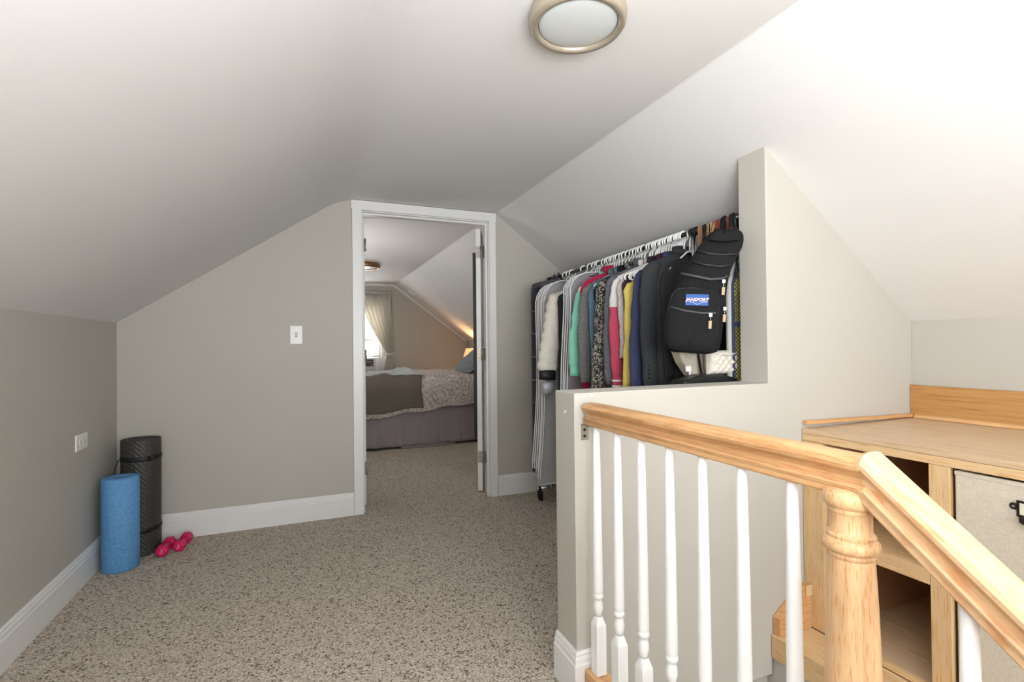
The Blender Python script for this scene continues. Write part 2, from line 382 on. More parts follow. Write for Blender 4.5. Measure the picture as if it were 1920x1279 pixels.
# ---------------------------------------------------------------- switch and outlet
t = thing('light_switch', 'white toggle light switch plate on the grey end wall', 'switch', (-.047, YF, 1.178))
link('plate', MB().box((-.084, YF-.006, 1.120), (-.011, YF, 1.237)), PLW, t, bevel=.004, segs=2)
link('toggle', MB().prism([(YF-.006, 1.168), (YF-.016, 1.182), (YF-.014, 1.187), (YF-.006, 1.190)], 'x', -.052, -.043), PLW, t, bevel=.001)
link('toggle_slot', MB().box((-.054, YF-.0066, 1.163), (-.041, YF-.0055, 1.194)), flat('slot_grey', (170, 168, 162)), t)
for z in (1.148, 1.208): link('screw', MB().lathe([(.003, -.0068), (.003, -.0055)], c=(-.0475, YF, z), n=10, axis='y'), MET, t)
t = thing('wall_outlet', 'white double socket plate mounted sideways on the left knee wall', 'outlet', (XL, 2.953, .666))
link('plate', MB().box((XL, 2.887, .630), (XL+.006, 3.020, .706)), PLW, t, bevel=.004)
for y in (2.934, 2.973):
    s_ = link('receptacle', MB().lathe([(.0165, .0055), (.0165, .0075), (.015, .008)], c=(XL, y, .667), n=20, axis='x'), PLW, t)
    link('slot', MB().box((XL+.0076, y-.006, .672), (XL+.0083, y+.003, .674)).box((XL+.0076, y-.006, .660), (XL+.0083, y+.003, .662)).lathe([(.002, .0076), (.002, .0084)], c=(XL, y+.009, .667), n=8, axis='x'), DARK, s_)
link('screw', MB().lathe([(.003, .0055), (.003, .007)], c=(XL, 2.9535, .667), n=10, axis='x'), MET, t)

# ---------------------------------------------------------------- ceiling lights
GLW = flat('frosted_glass', (206, 208, 208), rough=.25, noise=.01); GLW.node_tree.nodes['Principled BSDF'].inputs['Subsurface Weight'].default_value = .2
NICK = flat('satin_nickel_ring', (182, 170, 152), rough=.35, metal=.45, noise=.06)
def ceil_light(c, R, mat, label, kring=1):
    t = thing('ceiling_light', label, 'light', c)
    z = c[2]
    link('ring', MB().lathe([(R*.9, 0), (R*.97, -.006), (R*1.0, -.028), (R*.985, -.046), (R*.93, -.056), (R*.83, -.053), (R*.815, -.04), (R*.8, -.01)], c=c, n=56), mat, t)
    pr = [(R*.815, -.040)]
    for i in range(1, 9):
        a = i/8*PI/2; pr.append((max(R*.815*math.cos(a), .001), -.043-.014*math.sin(a)))
    link('glass_shade', MB().lathe(pr, c=c, n=48), GLW, t)
    return t
ceil_light((.735, 1.255, ZC), .140, NICK, 'flush ceiling light with a nickel ring and frosted white dome in the hall')
ceil_light((.66, 6.05, ZC), .17, BRASS, 'bronze-rimmed flush ceiling light seen through the doorway')

# ---------------------------------------------------------------- foam roller, mat, dumbbells
def foam():
    m, nt, b = new_mat('blue_foam'); v = coords(nt)
    vo = nd(nt, 'ShaderNodeTexVoronoi'); vo.inputs['Scale'].default_value = 260; nt.links.new(v, vo.inputs['Vector'])
    sp = nd(nt, 'ShaderNodeSeparateColor'); nt.links.new(vo.outputs['Color'], sp.inputs[0])
    nt.links.new(ramp(nt, sp.outputs[0], [(0, srgb((80, 138, 192))), (1, srgb((108, 166, 216)))]), b.inputs['Base Color'])
    bump(nt, b, vo.outputs['Distance'], .25, .001); b.inputs['Roughness'].default_value = .7; return m
o = link('foam_roller', MB().lathe([(.074, 0), (.079, .006), (.079, .452), (.074, .458), (.006, .459), (.005, .452)], c=(-.862, 3.10, 0), n=48), foam())
tag(o, 'blue speckled foam roller standing on end in the left corner', 'roller')
def matblack():
    m, nt, b = new_mat('exercise_mat'); v = coords(nt, (1, 1, 1))
    w = nd(nt, 'ShaderNodeTexWave', wave_type='BANDS', bands_direction='DIAGONAL'); w.inputs['Scale'].default_value = 24; w.inputs['Distortion'].default_value = 1.0; nt.links.new(v, w.inputs[0])
    b.inputs['Base Color'].default_value = srgb((58, 55, 52)); b.inputs['Roughness'].default_value = .5
    bump(nt, b, w.outputs[0], .5, .003); return m
MBK = matblack()
t = thing('exercise_mat', 'rolled black ribbed exercise mat strapped and standing behind the foam roller', 'mat', (-.822, 3.305, 0))
m = MB(); pts = []; H = .612; N = 150; turns = 5.5; th = .0075
path = []
for i in range(N+1):
    a = i/N*turns*2*PI; r = .012+(.099-.012-th/2)*(i/N); path.append((r*math.cos(a+2.2), r*math.sin(a+2.2), r, a))
v = []; f = []
for i, (x, y, r, a) in enumerate(path):
    nx, ny = x/r, y/r
    for (d, z) in ((-th/2, .001), (th/2, .001), (th/2, H), (-th/2, H)): v.append((-.822+x+nx*d, 3.305+y+ny*d, z))
for i in range(N):
    for q in range(4): f.append((i*4+q, i*4+(q+1) % 4, i*4+4+(q+1) % 4, i*4+4+q))
f += [(0, 1, 2, 3), (N*4+3, N*4+2, N*4+1, N*4)]
m.add(v, f, False); link('rolled_sheet', m, MBK, t)
for z in (.135, .515):
    nl = int(N/turns); pts = [(-.822+x*(1+(th/2+.0015)/r), 3.305+y*(1+(th/2+.0015)/r), z) for x, y, r, a in path[-nl-1:]]
    link('strap', MB().tube(pts, .0016, n=8, ry=.0125, closed=False, up=(0, 0, 1)), BLKP, t)
link('carry_strap', MB().tube([(-.917, 3.268, .512), (-.932, 3.250, .45), (-.934, 3.250, .3), (-.918, 3.268, .138)], .002, n=6, ry=.008), BLKP, t)
PINK = flat('pink_vinyl', (208, 28, 92), rough=.45, noise=.03)
def dumbbell(c, ang, label):
    t = thing('dumbbell', label, 'dumbbell', (c[0], c[1], 0), (0, 0, ang), 'pink dumbbells')
    R = .033; zc = R*math.cos(PI/6)+.001
    for s_ in (-1, 1):
        mm = MB(); pr = [(R*.8, s_*.036), (R, s_*.042), (R, s_*.070), (R*.78, s_*.079)]
        v = []; f = []
        for r, h in pr:
            for i in range(6): a = PI/3*i; v.append((r*math.cos(a), h, zc+r*math.sin(a)))
        for j in range(3):
            for i in range(6): f.append((j*6+i, j*6+(i+1) % 6, (j+1)*6+(i+1) % 6, (j+1)*6+i))
        f += [tuple(range(6)), tuple(range(18, 24))]
        mm.add(v, f); link('head', mm, PINK, t, world=False, bevel=.005, segs=3)
    link('handle', MB().lathe([(.013, -.04), (.0145, -.02), (.0155, 0), (.0145, .02), (.013, .04)], c=(0, 0, zc), n=16, axis='y'), PINK, t, world=False)
    text_mesh('weight_number', '3', .030, flat('number_print', (240, 180, 200)), t, (0, -.0797, zc), (PI/2, .35, 0), extrude=.0003)
    return t
dumbbell((-.700, 3.240), math.radians(-4), 'pink dumbbell touching the rolled mat')
dumbbell((-.630, 3.285), math.radians(-6), 'pink dumbbell lying further from the rolled mat, nearer the doorway')

# ---------------------------------------------------------------- stair railing
RX = .822
RP = [(-.017, 0), (.017, 0), (.020, .004), (.020, .012), (.022, .015), (.0235, .020), (.0215, .0235), (.0150, .026), (.0145, .034), (.021, .043), (.0295, .049), (.0305, .056), (.027, .063), (.018, .0685), (.006, .0705), (-.006, .0705), (-.018, .0685), (-.027, .063), (-.0305, .056), (-.0295, .049), (-.021, .043), (-.0145, .034), (-.0150, .026), (-.0215, .0235), (-.0235, .020), (-.022, .015), (-.020, .012), (-.020, .004)]
RZ = .849
SLP = .78
railing = thing('stair_railing', 'oak handrail on white turned balusters with an oak newel, guarding the stairwell', 'railing', (RX, .56, 0))
def sweep(secs):
    n = len(RP); v = []; f = []
    for (y, z, kx, kz, sh) in secs: v += [(RX+a*kx, y-(b*sh), z+b*kz) for a, b in RP]
    for j in range(len(secs)-1):
        for i in range(n): f.append((j*n+i, j*n+(i+1) % n, (j+1)*n+(i+1) % n, (j+1)*n+i))
    f += [tuple(range(n)), tuple(range(len(secs)*n-1, (len(secs)-1)*n-1, -1))]
    return MB().add(v, f, True)
def autosmooth(o, deg=35):
    me = o.data
    try: me.shade_auto_smooth
    except Exception: pass
    me.set_sharp_from_angle(angle=math.radians(deg))
o = link('level_handrail', sweep([(YH-.012, RZ, .8, .92, 0), (YH-.022, RZ, 1, 1, 0), (1.0, RZ, 1, 1, 0), (.515, RZ, 1, 1, 0)]), OAK, railing); autosmooth(o, 32)
K2 = 1.22
y0r = .519
o = link('sloping_handrail', sweep([(y0r+.004, RZ-.004, .98, 1.12, 0), (y0r-.006, RZ-.008, 1.06, K2, 0), (y0r-.30, RZ-.004-SLP*.30, 1.06, K2, 0), (-.9, RZ-.004-SLP*(y0r+.9), 1.06, K2, 0)]), wood('beech_sloping', (226, 188, 146), (180, 130, 84), scale=(45, 3, 3), fleck=(380, 22, 22), amt=.45), railing); autosmooth(o, 32)
ball = MBAL
def baluster(y, zb, zt_):
    L = zt_-zb; m = MB(); s_ = .0165; zs = .262-.10+zb
    m.box((RX-s_, y-s_, zb), (RX+s_, y+s_, zs-.014))
    # chamfered shoulder from square to round
    n = 16; v = []; f = []
    sq = []
    for i in range(n):
        a = 2*PI*i/n+PI/n*0; cx, cy = math.cos(a), math.sin(a); k_ = s_/max(abs(cx), abs(cy)); sq.append((cx*k_, cy*k_))
    for (kk, z) in ((0, zs-.014), (.45, zs-.002), (1, zs+.012)):
        for i in range(n):
            a = 2*PI*i/n; rr = .0112; v.append((RX+sq[i][0]*(1-kk)+rr*math.cos(a)*kk, y+sq[i][1]*(1-kk)+rr*math.sin(a)*kk, z))
    for j in range(2):
        for i in range(n): f.append((j*n+i, j*n+(i+1) % n, (j+1)*n+(i+1) % n, (j+1)*n+i))
    m.add(v, f, False)
    z0 = zs+.012
    pr = [(.0112, 0), (.0115, .010), (.0130, .014), (.0145, .024), (.0140, .034), (.0118, .044), (.0112, .048), (.0118, .052), (.0150, .054), (.0155, .060), (.0150, .066), (.0125, .068), (.0148, .072), (.0150, .08)]
    Lt = zt_-z0
    pr += [(.0148, .14), (.0135, Lt*.55), (.0115, Lt*.8), (.0092, Lt)]
    m.lathe(pr, c=(RX, y, z0), n=24)
    return m
for i in range(7):
    y = 1.322-i*.1105
    if i == 6: y = .655
    link('baluster', baluster(y, .10, RZ), ball, railing)
for y in (.392, .285, .175, .065, -.045, -.155):
    zt_ = RZ+.006-SLP*(y0r-y); link('baluster', baluster(y, zt_-.752, zt_), ball, railing)
o = link('base_rail', MB().box((.792, .50, 0), (.852, YH-.018, .098)), OAK, railing, bevel=.006)
# newel
m = MB()
NP = [(.030, 0), (.036, .10), (.041, .36), (.0408, .50), (.0395, .60), (.0365, .70), (.0335, .765), (.0320, .779), (.0345, .7815), (.0350, .785), (.0330, .788), (.0375, .791), (.0408, .797), (.0402, .804), (.0365, .809), (.0345, .811), (.0352, .816), (.0325, .819), (.0305, .822), (.0300, .848), (.0312, .853), (.0330, .854), (.0335, .858), (.0330, .860), (.0355, .862), (.0400, .868), (.0410, .875), (.0400, .882), (.0370, .888), (.030, .892), (.02, .893)]
NP = [(r, z if z < .5 else z-.030) for r, z in NP]
m.lathe(NP, c=(RX+.004, .552, 0), n=40); m.box((RX-.035, .517, -.25), (RX+.043, .587, .30))
o = link('newel_post', m, OAKV, railing); autosmooth(o, 40)
br = link('wall_bracket', MB().box((.800, YH-.003, .800), (.826, YH-.0005, RZ+.001)).box((.800, YH-.045, RZ-.003), (.826, YH-.0005, RZ+.0005)), MET, railing)
mm = MB()
for z in (.812, .832): mm.lathe([(.0045, -.0045), (.0045, -.003)], c=(.811, YH, z), n=10, axis='y')
link('screw', mm, BLKM, br)

# ---------------------------------------------------------------- built-in cabinet over the stairs
XF = 1.782; ZT = .766; YC0 = -.35; E = .0008
cab = thing('built_in_cabinet', 'light maple built-in cabinet with open cubbies beneath a deep top', 'cabinet', (XF, YH, 0))
def cb(name, a, b, mat, bev=.0015): return link(name, MB().box(a, b), mat, cab, bevel=bev)
YE = YH-.002
cb('top_panel', (XF, YC0, ZT-.018), (XR-.002, YE, ZT), CABTOP)
cb('top_rail', (XF-.001, YC0, .7205), (XF+.019, YE, ZT-.0188), CABY)
cb('end_stile', (XF, 1.290, .012), (XF+.019, YE, .7198), CABZ)
cb('middle_stile', (XF, .893, .012), (XF+.019, .948, .7198), CABZ)
cb('middle_stile', (XF, .425, .012), (XF+.019, .480, .7198), CABZ)
cb('end_stile', (XF, YC0, .012), (XF+.019, YC0+.06, .7198), CABZ)
cb('shelf', (XF-.0008, .9488, .345), (XF+.5, 1.2893, .392), CABY)
cb('shelf_end', (XF-.006, 1.268, .347), (XF-.001, 1.292, .3925), CABY, .001)
cb('bottom_panel', (XF+.0195, YC0, .010), (XR-.003, YE, .028), CABTOP)
cb('bottom_rail', (XF-.001, YC0, .0115), (XF+.019, 1.2893, .030), CABY)
cb('side_panel', (XF+.02, 1.295, .029), (XR-.003, 1.312, .7195), CHIP)
cb('divider', (XF+.02, .905, .029), (XR-.003, .922, .7195), CHIP)
cb('divider', (XF+.02, .440, .029), (XR-.003, .456, .7195), CHIP)
cb('back_panel', (XR-.012, YC0, .029), (XR-.003, 1.294, .7475), CHIP, 0)
cb('cleat', (XR-.05, 1.00, .60), (XR-.0125, 1.24, .70), CHIP)
cb('ledge', (SX1-.008, YC0-.4, -.074), (XF-.0015, YE, .011), CABY, .002)
# backsplash, strips
tag(link('backsplash_board', MB().box((XR-.020, YC0, ZT+.002), (XR-.002, YE, .907)), OAKB, bevel=.001), 'wide oak board standing along the knee wall at the back of the cabinet top', 'board')
m = MB().prism([(XR-.0205, ZT+.0015), (XR-.036, ZT+.0015), (XR-.034, ZT+.010), (XR-.028, ZT+.014), (XR-.0205, ZT+.016)], 'y', YC0, YE-.021)
tag(link('moulding_strip', m, wood('pine_strip', (220, 176, 126), (184, 136, 88), scale=(40, 3, 40), fleck=(160, 8, 160)), bevel=0), 'slim pale moulding along the foot of the oak back board', 'moulding')
o = MB(); o.box((1.785, YE-.020, 0), (XR-.038, YE-.001, .0135))
v = [(x, y, z+ZT+.0035+(.013 if x < 1.9 else 0)*1.0) for x, y, z in o.v]; o.v = v
tag(link('loose_strip', o, OAKX, bevel=.001), 'narrow orange-toned wood strip lifting off the cabinet top against the partition', 'moulding')
# small sloping skirt board on the ledge
m = MB().prism([(1.612, .0125), (XF-.001, .0125), (XF-.001, .172), (XF-.035, .172), (1.612, .075)], 'y', YE-.030, YE)
tag(link('skirt_board', m, OAKX, bevel=.001), 'short oak skirt board with a sloping top on the ledge beside the cabinet end', 'board')
cb('end_cap', (XF-.034, YE-.034, .135), (XF-.0012, YE-.0305, .176), CABZ, .001)

# canvas bins
def canvas():
    m, nt, b = new_mat('linen_canvas'); v = coords(nt)
    ns = []
    for sc_ in ((900, 900, 60), (900, 40, 900)):
        v2 = coords(nt, sc_); n = nd(nt, 'ShaderNodeTexNoise'); n.inputs['Scale'].default_value = 1; n.inputs['Detail'].default_value = 2; nt.links.new(v2, n.inputs[0]); ns.append(n.outputs[0])
    a = nd(nt, 'ShaderNodeMath', operation='ADD'); nt.links.new(ns[0], a.inputs[0]); nt.links.new(ns[1], a.inputs[1])
    h_ = nd(nt, 'ShaderNodeMath', operation='MULTIPLY'); nt.links.new(a.outputs[0], h_.inputs[0]); h_.inputs[1].default_value = .5
    nt.links.new(ramp(nt, h_.outputs[0], [(.35, srgb((190, 178, 160))), (.65, srgb((218, 208, 192)))]), b.inputs['Base Color'])
    b.inputs['Roughness'].default_value = .9; bump(nt, b, h_.outputs[0], .3, .001); return m
CANV = canvas(); BRONZE = flat('dark_bronze', (44, 38, 36), rough=.4, metal=.6, noise=.1)
def bin_(y0, y1, label):
    t = thing('canvas_bin', label, 'bin', (XF+.01, y0, .031), (0, 0, 0), 'canvas bins in the cabinet')
    m = MB(); z0, z1 = .031, .713; xf = XF+.008; xb = XF+.40
    m.box((xf, y0, z0), (xf+.012, y1, z1)); m.box((xb-.012, y0, z0), (xb, y1, z1)); m.box((xf+.012, y0, z0), (xb-.012, y0+.010, z1)); m.box((xf+.012, y1-.010, z0), (xb-.012, y1, z1)); m.box((xf+.012, y0+.01, z0), (xb-.012, y1-.01, z0+.01))
    link('fabric_box', m, CANV, t, bevel=.004)
    link('hem', MB().box((xf-.0012, y0, z1-.012), (xf+.0005, y1, z1+.0)), CANV, t, bevel=.0006)
    yc = (y0+y1)/2+.012; zc = .642; x = xf
    hw, hh = .045, .022
    m = MB()
    out = []
    # frame ring with ears and a pull lip
    m.box((x-.004, yc-hw, zc+hh-.006), (x-.0003, yc+hw, zc+hh)); m.box((x-.004, yc-hw, zc-hh), (x-.0003, yc-hw+.006, zc+hh-.006)); m.box((x-.004, yc+hw-.006, zc-hh), (x-.0003, yc+hw, zc+hh-.006)); m.box((x-.004, yc-hw+.006, zc-hh), (x-.0003, yc+hw-.006, zc-hh+.006))
    for s_ in (-1, 1): m.lathe([(.0085, -.0038), (.0095, -.002), (.0095, -.0003)], c=(x, yc+s_*(hw+.006), zc+.004), n=14, axis='x')
    hd = link('label_holder', m, BRONZE, t, bevel=.001)
    m = MB(); m.grid(lambda u, v_: (x-.004-.020*math.sin(v_*PI*.85), yc+(u-.5)*hw*1.7*(1-.35*v_), zc-hh+.004-.020*v_), 13, 7); link('pull_lip', m, BRONZE, t, solid=.002)
    link('card', MB().box((x-.0016, yc-hw+.006, zc-hh+.006), (x-.0002, yc+hw-.006, zc+hh-.006)), flat('card', (226, 222, 200)), t)
    mm = MB()
    for s_ in (-1, 1): link('rivet', MB().lathe([(.0035, -.0055), (.0035, -.0035)], c=(x, yc+s_*(hw+.006), zc+.004), n=8, axis='x'), MET, hd)
bin_(.488, .884, 'tall linen-coloured canvas bin with a dark bronze label holder in the cabinet')

# ---------------------------------------------------------------- garment rack
RXX = 1.63
def rodz(y): return 1.567+(3.19-y)*(1.611-1.567)/(3.19-1.55)
rack = thing('garment_rack', 'chrome and black garment rack on casters under the right slope', 'clothes rack', (RXX, 2.5, 0))
link('top_rod', MB().tube([(RXX, 3.235, rodz(3.235)), (RXX, 1.38+TW+.006, rodz(1.5))], .0100, n=14), flat('rod_gunmetal', (70, 70, 72), rough=.3, metal=.8), rack)
for y in (3.215, 1.777):
    link('upright', MB().lathe([(.0125, 0), (.0125, rodz(y)-.085)], c=(RXX, y, .085), n=16), CHROME, rack)
    link('rod_clamp', MB().lathe([(.018, -.02), (.018, .02)], c=(RXX, y, rodz(y)), n=14, axis='y'), BLKM, rack)
    link('foot_bar', MB().tube([(RXX-.12, y-.0, .085), (RXX+.12, y, .085)], .0125, n=12), CHROME, rack)
    for s_ in (-1, 1):
        x = RXX+s_*.10; c_ = link('caster', MB().lathe([(.024, -.009), (.026, -.006), (.026, .006), (.024, .009)], c=(x, y-.012, .0265), n=20, axis='x'), BLKP, rack)
        link('caster_fork', MB().box((x-.014, y-.022, .022), (x-.010, y+.010, .062)).box((x+.010, y-.022, .022), (x+.014, y+.010, .062)).lathe([(.015, .060), (.015, .070), (.007, .074), (.007, .10)], c=(x, y-.002, 0), n=14), BLKP, c_)
        link('knob', MB().lathe([(.008, .0), (.014, .006), (.014, .02), (.008, .024)], c=(x+s_*.016, y, .085), n=14, axis='x'), BLKP, rack)
link('lower_bar', MB().tube([(RXX, 3.215, .115), (RXX, 1.777, .115)], .0105, n=12), CHROME, rack)

# ---- hangers
def hanger_mb(hw=.205, r=.0046, hook=.0235):
    m = MB(); zc = -(hook-r-.0105); pts = []
    for i in range(12):
        a = math.radians(205-i*225/11); pts.append((hook*math.cos(a), 0, zc+hook*math.sin(a)))
    # hook opening on the left, coming down the centre line
    pts += [(.004, 0, zc-hook*.95), (0, 0, zc-hook*1.7), (0, 0, -.084)]
    m.tube(pts, r, n=6)
    ap = -.084; sh = -.084-.088; pts = [(0, 0, ap)]
    for s_ in (1, -1):
        pts2 = [(0, 0, ap), (s_*.03, 0, ap-.006), (s_*(hw-.03), 0, sh+.012), (s_*(hw-.006), 0, sh+.002), (s_*hw, 0, sh-.009), (s_*(hw-.006), 0, sh-.020), (s_*(hw-.03), 0, sh-.022), (0, 0, sh-.022)]
        m.tube(pts2, r, n=6)
    return m
hang_proto = hanger_mb(); hang_mesh = None
def hanger(y, label, group, jitter=0.0, dx=0, mesh_scale=1.0):
    global hang_mesh
    if hang_mesh is None:
        o = link('clothes_hanger', hang_proto, PLH); hang_mesh = o.data
    else:
        o = bpy.data.objects.new('clothes_hanger', hang_mesh); COL.objects.link(o)
    o.location = (RXX+dx, y, rodz(y)); o.rotation_euler = (0, random.uniform(-.02, .02), jitter); o.scale = (mesh_scale, 1, 1)
    tag(o, label, 'hanger', group)
    return o
def yrod(px):      # rod position seen at a photo column
    d = fwd+r2*((px-960)/FPX); return RXX*d.y/d.x

# ---- garments
def wr(seed, amp):
    rs = random.Random(seed); ps = [(rs.uniform(2, 9), rs.uniform(1, 5), rs.uniform(0, 6.3), rs.uniform(.4, 1)) for _ in range(4)]
    return lambda a, b: amp*sum(w*math.sin(p*a*2+q*b*2+ph) for p, q, ph, w in ps)/2
def garment(name, label, cat, y, mat, hw=.20, drop=.082, slope=.40, hem=.66, T=.022, sleeve=None, slen=.56, srx=.046, flare=.05, smat=None, cuff=None, cuff_mat=None,
            seed=0, group=None, collar=True, cmat=None, neck=.065, bw=None, rot=0, quilt=0, T2=None, srate=.75, dx=0.0, bands=None, stripes=None):
    z = rodz(y); t = thing(name, label, cat, (RXX+dx, y, z), (0, 0, rot), group)
    w_ = wr(seed, .006); bw = bw or hw*.92
    def topz(x):
        a = abs(x)
        zt_ = -drop-a*slope*.9-max(0, a-neck)*.08
        if a < neck: zt_ -= .022*(1-(a/neck)**2)*0.9
        return zt_
    def fn(sgn):
        def g(u, v_):
            xx = (u*2-1); wid = hw*(1-v_)**2+bw*(1-(1-v_)**2)+.012*math.sin(v_*5+seed)
            x = xx*wid; zt_ = topz(xx*hw); zz = zt_+(-(hem)-zt_)*v_+(.010*math.sin(xx*6+seed) if v_ > .9 else 0)
            e = max(0, 1-abs(xx)**2.6)**.5; tt = T*e*(min(1, .45+v_*3))+(w_(xx, v_*4)*e*min(1, v_*4))
            if quilt: tt += e*.010*abs(math.sin(v_*PI*quilt))
            return (x, sgn*max(tt, .002*e), zz)
        return g
    m = MB(); m.grid(fn(-1), 17, 20); m.grid(fn(1), 17, 20)
    body = link('body', m, mat, t, world=False)
    if sleeve is not None:
        for s_ in (-1, 1):
            pts = []; rx = []; ry = []; n = 45 if quilt else 19
            for i in range(n):
                u = i/(n-1)
                if u < .2: px_ = (hw-.050+.050*(u/.2)**.7); zz = topz(hw*.80)-.020-.043*(u/.2)
                else:
                    q = (u-.2)/.8; px_ = hw+.000+flare*math.sin(q*PI/2)*.9+.006*math.sin(q*5+seed+s_); zz = topz(hw*.80)-.063-(slen-.02)*q
                pts.append((s_*px_, (.004*math.sin(u*5+seed))*1.0, zz))
                k_ = (1-.34*u)*(1+.07*math.sin(u*23+seed)+.05*math.sin(u*37+seed*2))
                if quilt: k_ = (1-.10*u)*(.84+.24*abs(math.sin(u*PI*quilt))**.6)
                rx.append(srx*(1.0 if not quilt else .80+.28*u)*k_*min(1, .30+u/.2*.70)); ry.append((T2 or T)*1.05*(1-.15*u)*(1+.08*math.sin(u*19+seed))*(.6 if i == 0 else 1))
            m = MB().tube(pts, rx, n=14, ry=ry, up=(0, 1, 0)); sl = link('sleeve', m, smat or mat, t, world=False)
            if cuff:
                e = pts[-1]; e0 = pts[-2]
                m = MB().tube([(e[0], e[1], e[2]+.006), (e[0], e[1], e[2]-cuff*.5), (e[0]+s_*.002, e[1], e[2]-cuff)], [rx[-1]*1.0, rx[-1]*.94, rx[-1]*.96], n=14, ry=[ry[-1]*1.05]*3, up=(0, 1, 0))
                link('cuff', m, cuff_mat or mat, sl, world=False)
                if stripes:
                    for k_ in (.25, .75): link('cuff_stripe', MB().tube([(e[0], e[1], e[2]-cuff*k_+.004), (e[0], e[1], e[2]-cuff*k_-.004)], rx[-1]*1.04, n=14, ry=ry[-1]*1.12, up=(0, 1, 0)), stripes, sl, world=False)
    if collar:
        pts = [(neck*1.05*math.cos(a), T*.8*math.sin(a), topz(0)+.018+.012*math.sin(a)-.25*neck*abs(math.cos(a))*.3) for a in [2*PI*i/20 for i in range(20)]]
        link('collar', MB().tube(pts, .006, n=6, ry=.014, closed=True, up=(0, 0, 1)), cmat or mat, t, world=False)
    return t
def knit(name, rgb, noise=.1, ns=260, bs=600, stretch=(1, 1, 1), bm_=.5): return flat(name, rgb, rough=.92, noise=noise, nscale=ns, bmp=bm_, bscale=bs, spec=.1, scale=stretch, bdist=.003)
def speck():
    m, nt, b = new_mat('speckled_boucle'); v = coords(nt, (1, 1, .8))
    n = nd(nt, 'ShaderNodeTexNoise'); n.inputs['Scale'].default_value = 95; n.inputs['Detail'].default_value = 1.5; n.inputs['Distortion'].default_value = 1.5; nt.links.new(v, n.inputs[0])
    nt.links.new(ramp(nt, n.outputs[0], [(.50, srgb((26, 25, 25))), (.56, srgb((150, 145, 132)))]), b.inputs['Base Color']); b.inputs['Roughness'].default_value = .9
    bump(nt, b, n.outputs[0], .5, .004); return m
def heather(name, a, b_):
    m, nt, b = new_mat(name); v = coords(nt, (1, 1, 3))
    n = nd(nt, 'ShaderNodeTexNoise'); n.inputs['Scale'].default_value = 160; n.inputs['Detail'].default_value = 3; nt.links.new(v, n.inputs[0])
    nt.links.new(ramp(nt, n.outputs[0], [(.4, srgb(a)), (.6, srgb(b_))]), b.inputs['Base Color']); b.inputs['Roughness'].default_value = .95; b.inputs['Specular IOR Level'].default_value = .1
    bump(nt, b, n.outputs[0], .5, .003); return m
def blocked(name, top, bot, zsplit):
    m, nt, b = new_mat(name); tc = nd(nt, 'ShaderNodeTexCoord'); sx = nd(nt, 'ShaderNodeSeparateXYZ'); nt.links.new(tc.outputs['Object'], sx.inputs[0])
    g = nd(nt, 'ShaderNodeMath', operation='GREATER_THAN'); nt.links.new(sx.outputs[2], g.inputs[0]); g.inputs[1].default_value = zsplit
    mx = nd(nt, 'ShaderNodeMix', data_type='RGBA'); nt.links.new(g.outputs[0], mx.inputs[0]); mx.inputs[6].default_value = srgb(bot); mx.inputs[7].default_value = srgb(top)
    nt.links.new(mx.outputs[2], b.inputs['Base Color']); b.inputs['Roughness'].default_value = .92
    n = nd(nt, 'ShaderNodeTexNoise'); n.inputs['Scale'].default_value = 400; bump(nt, b, n.outputs[0], .3, .002); return m
BAGM = flat('garment_bag_film', (178, 176, 178), rough=.35, noise=.04, nscale=8); BAGM.node_tree.nodes['Principled BSDF'].inputs['Alpha'].default_value = .72
BAGM2 = flat('garment_bag_film_clear', (176, 172, 178), rough=.3, noise=.04, nscale=8); BAGM2.node_tree.nodes['Principled BSDF'].inputs['Alpha'].default_value = .5
PIPE = flat('white_piping', (226, 226, 228), rough=.5)
# hanging organiser at the far end of the rack
t = thing('hanging_organizer', 'grey hanging shelf organizer at the far end of the rack by the end wall', 'organizer', (1.60, 3.11, 1.50))
GF = flat('grey_nonwoven', (74, 73, 80), rough=.85, noise=.05)
link('top_cover', MB().prism([(1.465, 1.49), (1.475, 1.525), (1.56, 1.545), (1.70, 1.545), (1.775, 1.52), (1.785, 1.49)], 'y', 3.035, 3.185), GF, t, bevel=.006)
m = MB(); m.box((1.465, 3.18, .22), (1.785, 3.186, 1.489)); m.box((1.465, 3.035, .22), (1.785, 3.041, 1.489)); m.box((1.779, 3.041, .22), (1.785, 3.18, 1.489)); link('fabric_body', m, GF, t)
for i in range(8):
    z = .22+i*.158; link('shelf', MB().box((1.455, 3.036, z), (1.779, 3.179, z+.012)), flat('shelf_grey', (98, 97, 104), rough=.8) if i == 0 else sm_, t, bevel=.002) if i else None
    if i == 0: sm_ = flat('shelf_grey', (98, 97, 104), rough=.8); link('shelf', MB().box((1.455, 3.036, z), (1.779, 3.179, z+.012)), sm_, t, bevel=.002)
for i, colr in enumerate(((30, 30, 34), (120, 60, 80), (30, 30, 34), (60, 60, 64), (34, 30, 30))):
    z = .235+.158*(i+1)+.0
    for q in (0, 1):
        y = 3.075+q*.06
        m = MB(); m.grid(lambda u, v_: (1.475+.20*v_, y+.024*math.cos(u*2*PI)*(.7+.3*math.sin(v_*PI)), z+.030+.028*math.sin(u*2*PI)*(1-.45*v_)), 12, 8, closed_u=True)
        m.f += [tuple(range(12)), tuple(range(84, 96))]; m.sm += [False, False]
        o = link('slipper', m, flat('shoe_%d' % i, colr, rough=.5)); tag(o, '%s %s on the %s shelf of the grey hanging organizer' % (('nearer', 'farther')[q], ('black shoe', 'dusty maroon shoe', 'glossy black shoe', 'charcoal shoe', 'brown-black shoe')[i], ('second lowest', 'third lowest', 'fourth lowest', 'fifth lowest', 'sixth lowest')[i]), 'shoe', 'shoes in the hanging organizer')
